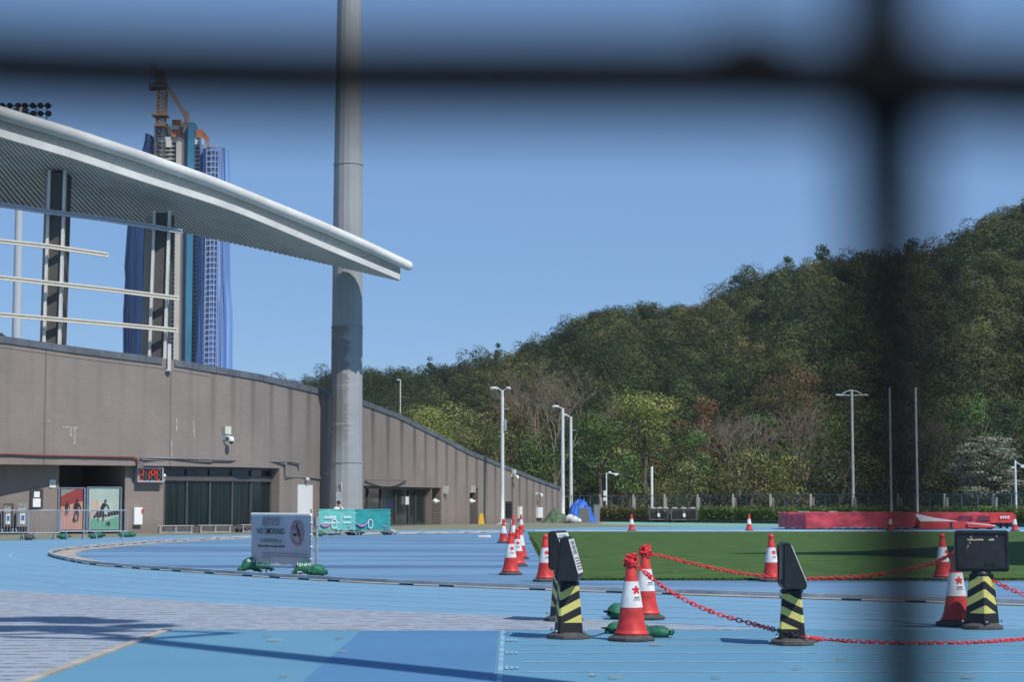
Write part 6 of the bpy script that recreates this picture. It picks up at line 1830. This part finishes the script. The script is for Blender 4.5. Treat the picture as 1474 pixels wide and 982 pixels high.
    for a, bb in (((-.93, zb + .05), (.93, zb + .05)), ((-.93, zt2 - .03), (.93, zt2 - .03)), ((-.93, zb + .05), (-.93, zt2 - .03)), ((.93, zb + .05), (.93, zt2 - .03))):
        mb.bar(rb @ Vector((a[0] * wB, .128, a[1])), rb @ Vector((bb[0] * wB, .128, bb[1])), .016, .016)
    mb.build('rim', M['dark_plastic'], t)
    mb = MB(); mb.box(rb @ Vector((-.1, .126, zb + .085)), (.13, .02, .05), 0, rb); mb.build('latch', M['black'], t)
    if back:
        mb = MB(); rs = random.Random(5)
        for (u, v, w) in ((.52, .78, .05), (.45, .77, .06), (.38, .79, .04), (.42, .84, .03), (.46, .7, .03), (.53, .62, .03), (.57, .57, .02), (.2, .775, .3), (-.35, .775, .12), (-.55, .86, .02), (.3, .77, .1)):
            mb.box(rb @ Vector((u * wB, .121, zb + (zt2 - zb) * v)), (w * wB * 1.6, .006, .012 + .01 * rs.random()), 0, rb)
        mb.build('tape_residue', mat('tape_tan', (.5, .42, .3), .8, var=.3, scale=30), t)
    return t
sign_stand('black display stand with striped post, frontmost of the pair left of the nearest cone', 818, 922.8, R(8), R(83), dz=-.05, lean=.06)
sign_stand('black display stand mostly hidden behind the frontmost one, its paper facing right', 811, 897, R(20), R(74), dz=-.03)
sign_stand('single black display stand seen from the side with a red chain at its foot', 1138, 932, R(-8), R(87), flip=True, dz=-.1)
sign_stand('black display stand seen from behind, its flat back showing strips of tape', 1410.5, 908.5, R(45), R(176), back=True, flip=True)

# ------------------------------------------------------------------ plastic chains
def link_mesh(mb_, c_, d_, roll, L=.062, Wd=.034, r=.0068, m_=0):
    d_ = d_.normalized(); u = Vector((0, 0, 1)) if abs(d_.z) < .9 else Vector((1, 0, 0))
    s = d_.cross(u).normalized(); u = s.cross(d_)
    s2 = s * math.cos(roll) + u * math.sin(roll)
    pts = []
    hl, hw = L / 2 - Wd / 2, Wd / 2
    for a in np.linspace(-math.pi / 2, math.pi / 2, 5): pts.append(c_ + d_ * (hl + hw * math.cos(a)) + s2 * (hw * math.sin(a)))
    for a in np.linspace(math.pi / 2, math.pi * 1.5, 5): pts.append(c_ + d_ * (-hl + hw * math.cos(a)) + s2 * (hw * math.sin(a)))
    mb_.tube(pts, r, 6, m_, closed=True)
def chain(label, pts, mats_, black=None, name='plastic_chain', knots=(), S_=1.25):
    t = thing(name, label, 'chain', tuple(Vector(pts[0]) * Vector((1, 1, 0)) if False else (pts[0][0], pts[0][1], 0)), group='red plastic chains')
    line = spline([Vector(p) for p in pts], .02); acc = 0; pitch = .046 * S_; nxt = 0; i = 0
    mb = MB(); mbk = MB()
    tot = sum((line[k] - line[k - 1]).length for k in range(1, len(line)))
    for k in range(1, len(line)):
        acc += (line[k] - line[k - 1]).length
        if acc >= nxt:
            f = acc / tot
            tgt = mbk if black and black[0] < f < black[1] else mb
            link_mesh(tgt, line[k], line[k] - line[k - 1], (math.pi / 2 if i % 2 else 0) + random.uniform(-.35, .35), .062 * S_, .036 * S_, .0068 * S_); i += 1; nxt += pitch
    def knot(c_):
        for k in range(26):
            a = random.uniform(0, 2 * math.pi); z = random.uniform(-.055, .05); rr = .056 + .018 * random.random()
            p = Vector(c_) + Vector((math.cos(a) * rr, math.sin(a) * rr, z)); link_mesh(mb, p, Vector((-math.sin(a), math.cos(a), random.uniform(-.6, .6))), random.uniform(0, 3), .062 * S_, .036 * S_, .0068 * S_)
        for k in range(8):
            p = Vector(c_) + Vector((random.uniform(-.04, .04), random.uniform(-.04, .04), .055 + random.uniform(0, .02))); link_mesh(mb, p, Vector((random.gauss(0, 1), random.gauss(0, 1), .2)), random.uniform(0, 3), .062 * S_, .036 * S_, .0068 * S_)
    for kn in knots: knot(kn)
    mb.v = [tuple(Vector(p) - t.location) for p in mb.v]; mbk.v = [tuple(Vector(p) - t.location) for p in mbk.v]
    mb.build('red_links', M['red_chain'], t)
    if mbk.v: mbk.build('black_links', M['black_chain'], t)
pA, pB, pN = CP[0], CP[1], CP[14]
dA, dB_ = pA.y, pB.y
S3 = [o for o in C.objects if o.name.startswith('sign_stand') and o.parent is None]
s3 = S3[2].location; s4 = S3[3].location
def cpt(px, py, Y): return tuple(at(px, py, Y))
chain('red chain with a black stretch running from the nearest cone to the single sign stand',
      [cpt(911, 812, dA - .02), cpt(930, 826, dA - .05), cpt(960, 849, dA - .1), cpt(1000, 871, dA - .12), cpt(1040, 886.5, dA - .14), cpt(1080, 898, dA - .16), cpt(1118, 908, s3.y - .05), cpt(1160, 918, s3.y - .1),
       tuple(G(1185, 921.5, .02)), tuple(G(1225, 924.5, .02)), tuple(G(1280, 926.5, .02)), tuple(G(1340, 926.8, .02)), tuple(G(1400, 926, .02)), tuple(G(1474, 921, .02)), tuple(G(1540, 914, .02))],
      None, black=(.28, .335), knots=[(pA.x, pA.y, .955)])
chain('red chain sagging across the turf edge from second chained cone to the shaded cone',
      [cpt(930, 797, dB_), cpt(955, 801.5, dB_ - .05), cpt(1000, 812.5, dB_ - .1), cpt(1050, 823, dB_ - .15), cpt(1110, 831, dB_ - .2), cpt(1170, 833.5, dB_ - .3), cpt(1230, 831, dB_ - .4), cpt(1290, 823.5, dB_ - .6), cpt(1340, 812, dB_ - .8), cpt(1370, 798.5, pN.y), (pN.x, pN.y - .06, .97)],
      None, knots=[(pB.x, pB.y, .965)])
chain('short red chain falling from the back-facing sign stand to the right edge', [cpt(1420, 831, s4.y), cpt(1440, 842, s4.y - .1), cpt(1460, 851, s4.y - .2), cpt(1480, 858, s4.y - .3), cpt(1540, 872, s4.y - .5)], None)

# ------------------------------------------------------------------ sandbags by the nearest cones
GS = 'green sandbags by the nearest cones'
sandbag('sandbag', 'plump green sandbag lying right of the nearest cone', tuple(G(945, 919)), R(-14), .4, .115, GS, squash=.7)
sandbag('sandbag', 'green sandbag squeezed behind the left side of the nearest cone', tuple(G(887, 913)), R(70), .34, .11, GS)
sandbag('sandbag', 'upright green sandbag standing left of the second chained cone', tuple(G(888, 892)), R(80), .36, .13, GS, squash=.95)
# sandbag strap
mb = MB(); g = G(925, 905); mb.tube([G(915, 902, .12), G(924, 899, .16), G(932, 902, .13), G(936, 908, .08)], .012, 5); o = mb.build('bag_strap', M['bag_green']); tag(o, 'dark green strap looped between the nearest cone and its sandbag', 'strap')
# black cord on the ground beside the frontmost stand
mb = MB(); mb.tube([G(848, 917, .01), G(858, 916, .01), G(870, 912, .012), G(880, 905, .05), G(884, 899, .03)], .009, 5); o = mb.build('cord', M['dark_plastic']); tag(o, 'thin dark cord on the blue surface between the frontmost sign stand and nearest cone', 'cord')
# small white block on the blue surface
mb = MB(); mb.box((0, 0, .06), (.62, .3, .12)); o = mb.build('marker_block', M['cone_white'], bevel=.015); o.location = G(697.5, 774.5); tag(o, 'small white block lying on the blue surface left of the cone cluster', 'block')

# ------------------------------------------------------------------ fallen leaves
def leaf_obj(px, py, s, rz, mm, label):
    n = 12; vs = []
    for side in (0, 1):
        for j in range(n):
            a = 2 * math.pi * j / n; x = math.cos(a); y = math.sin(a) * .45 * (1 - .3 * x) * (1 + .18 * math.cos(5 * a))
            vs.append((x * s, y * s, .018 + .35 * s * y * y * 3 + .12 * s * x * x + (0 if side == 0 else -.003)))
    fs = [tuple(range(n)), tuple(reversed(range(n, 2 * n)))] + [(j, n + j, n + (j + 1) % n, (j + 1) % n) for j in range(n)]
    mb = MB(); mb.add(vs, fs); mb.tube([(s * .9, 0, .03), (s * 1.5, 0, .02)], s * .05, 4)
    o = mb.build('fallen_leaf', mm); o.location = G(px, py); o.rotation_euler = (0, 0, rz); tag(o, label, 'leaf', 'fallen leaves on the track')
l1 = mat('leaf_brown', (.26, .17, .07), .7, var=.3, scale=30); l2 = mat('leaf_yellow', (.36, .3, .07), .7, var=.3, scale=30); l3 = mat('leaf_pale', (.42, .36, .24), .7, var=.3, scale=30)
for px, py, s, rz, mm, lab in (
    (392, 925, .075, .2, l3, 'pale dry leaf on the blue runway left of the bright blue patch'),
    (383, 918.5, .05, .5, l1, 'small brown leaf just above the pale dry leaf'),
    (487.5, 921.5, .06, 1.0, l1, 'orange brown leaf by the top left corner of the bright blue patch'),
    (491, 941, .045, .1, l3, 'tiny pale leaf on the left border of the bright blue patch'),
    (409, 976.5, .05, .8, l2, 'yellowish leaf near the bottom edge left of the bright blue patch'),
    (944, 931.5, .075, .3, l2, 'yellow green leaf in front of the nearest cone'),
    (854, 975.5, .06, .9, l3, 'pale leaf at the bottom right of the bright blue patch'),
    (884, 979.5, .06, .2, l2, 'yellowish leaf at the bottom edge below the nearest cone'),
    (1030, 979.5, .05, .4, l1, 'brown leaf at the bottom edge below the single sign stand'),
    (1147, 967, .045, .4, l1, 'tiny brown leaf below the single black sign stand'),
    (1210, 953.5, .05, .4, l1, 'brown leaf on the lane right of the single black sign stand'),
    (1393, 979, .07, .4, l2, 'yellowish leaf at the bottom right corner'),
    (372, 884, .05, .4, l2, 'small yellow leaf on the pale paving'),
    (537, 830.5, .1, .4, l3, 'pale leaf on the darker blue surface right of the no smoking banner'),
    (92, 846.5, .08, .4, l1, 'small leaf on the blue lanes left, above the paving'),
    (788, 865, .07, .4, l3, 'small leaf on the lanes left of the pair of sign stands')):
    leaf_obj(px, py, s, rz, mm, lab)
# stray litter on the turf
for i, (px, py, lab) in enumerate(((946, 812, 'small pale leaf on the turf behind the two chained cones'), (974, 825, 'tiny pale leaf on the turf right of the chained cones'), (1139, 787, 'tiny pale leaf on the turf left of the single sign stand top'))):
    leaf_obj(px, py, .07, i * .7, l3, lab)

# ------------------------------------------------------------------ out of frame: tall lamp mast and the opposite canopy, whose shadows fall into view
sh = Vector((-math.sin(SUN_AZ), math.cos(SUN_AZ), 0)) / math.tan(SUN_EL)    # shadow offset per metre of height
def lift(px, py, h): g = G(px, py); return Vector((g.x, g.y, 0)) - sh * h + Vector((0, 0, h))
on1 = G(740, 980); dirm = sh.normalized(); tip = on1 + dirm * 7.6
basem = on1 - dirm * 8.4
hm = (tip - basem).length * math.tan(SUN_EL)
t = thing('lamp_mast', 'tall lamp mast standing outside the picture beside the photographer', 'mast', tuple(basem))
mb = MB(); mb.lathe([(.34, 0), (.3, hm * .5), (.24, hm)], 14); mb.build('pole', M['grey_pole'], t)
mb = MB(); bo_ = Vector(basem)
def P2(px, py, dh=0.0): return lift(px, py, hm + dh) - bo_
mb.tube([P2(335, 912.5), P2(235, 909.5), P2(150, 911), P2(40, 914), P2(-60, 917)], .1, 6); mb.tube([P2(335, 912.5), P2(195, 922.5), P2(0, 918)], .12, 6); mb.tube([P2(0, 905), P2(180, 917)], .16, 6)
mb.build('head_frame', M['steel'], t)
for (px, py, rx, ry) in ((20, 893.5, .95, .55), (68, 892, .8, .6), (130, 896, .75, .6), (205, 902.5, .5, .55), (-60, 893, .9, .6), (40, 905, 1.1, .5), (120, 908, .7, .35), (-60, 908, 1., .7)):
    mb = MB(); c_ = P2(px, py); mb.ball(c_, (rx, ry, .18), 0, 12, 6); mb.build('lamp', M['steel'], t)
t = thing('opposite_canopy', 'white stand canopy outside the picture to the right', 'canopy', (30, 45, 0)); bo_ = Vector((30, 45, 0)); hc = 17
mb = MB(); poly = [(1050, 798.6), (1250, 795.5), (1360, 789), (1474, 781), (1800, 776), (1800, 828), (1474, 816), (1370, 806), (1250, 801.5)]
mb.slab([lift(px, py, hc) - bo_ for px, py in poly], [lift(px, py, hc) - bo_ + Vector((0, 0, .5)) for px, py in poly]); mb.build('roof', M['canopy_white'], t)
mb = MB()
for px, py in ((1700, 800), (1780, 815)): p = lift(px, py, hc) - bo_; mb.tube([Vector((p.x, p.y, 0)), p], .4, 10)
mb.build('column', M['steel'], t)

# ------------------------------------------------------------------ the wire fence right in front of the lens
YN = .285
fw = thing('wire_fence', 'black wire mesh fence close to the lens, blurred, with a lump on one wire', 'fence', (0, YN, 0))
m_wire = mat('wire_black', (.006, .0064, .0075), .8, spec=.08, var=.2, scale=60)
def N(px, py): p = at(px, py, YN); return Vector((p.x, 0, p.z))
zH = N(737, 118).z; xV = N(1287, 491).x
mbv, mbh = MB(), MB()
px_w = YN / F
for i in range(-8, 9):
    x = xV + i * .150
    pts = []
    for k in range(0, 241):
        z = .05 + k * .01
        dx = .0009 * math.sin(z * 9) - (z - 1.68) * .011
        pts.append((x + dx, .004, z))
    mbv.tube(pts, [(60 + 8 * max(0, 1 - abs(p[2] - zH) / .025)) * px_w for p in pts], 8)
for j in range(-13, 6):
    z = zH + j * .118
    pts = []
    for k in range(0, 81):
        x = -1.2 + k * .03
        dz = -(x) * .022 + .0006 * math.sin(x * 40)
        pts.append((x, -.004, z + dz))
    mbh.tube(pts, 70 * px_w, 8)
mbv.build('upright_wires', m_wire, fw); mbh.build('level_wires', m_wire, fw)
mb = MB(); mb.ball(N(1080, 90), (.0085, .005, .0075), 0, 14, 9); mb.ball(N(1270, 118), (.0085, .006, .0075), 0, 14, 9); mb.ball(N(1292, 150), (.005, .006, .008), 0, 14, 9); mb.build('knots', m_wire, fw)
for s in (-1.2, 1.2):
    mb = MB(); mb.tube([(s, .03, 0), (s, .03, 2.5)], .025, 10); mb.build('fence_post', m_wire, fw)

# ------------------------------------------------------------------ thin air between here and the hill
hb = MB(); hb.box((0, 600, 112), (2400, 1500, 227))
hz_o = hb.build('haze', bpy.data.materials.new('haze_air')); tag(hz_o, kind='stuff')
hm_ = hz_o.data.materials[0]; hm_.use_nodes = True
hn = hm_.node_tree.nodes; hl = hm_.node_tree.links
hn.remove(hn['Principled BSDF'])
pv = hn.new('ShaderNodeVolumePrincipled'); pv.inputs['Color'].default_value = (.8, .88, 1, 1); pv.inputs['Density'].default_value = .00008; pv.inputs['Anisotropy'].default_value = .2
hl.new(pv.outputs[0], hn['Material Output'].inputs['Volume'])
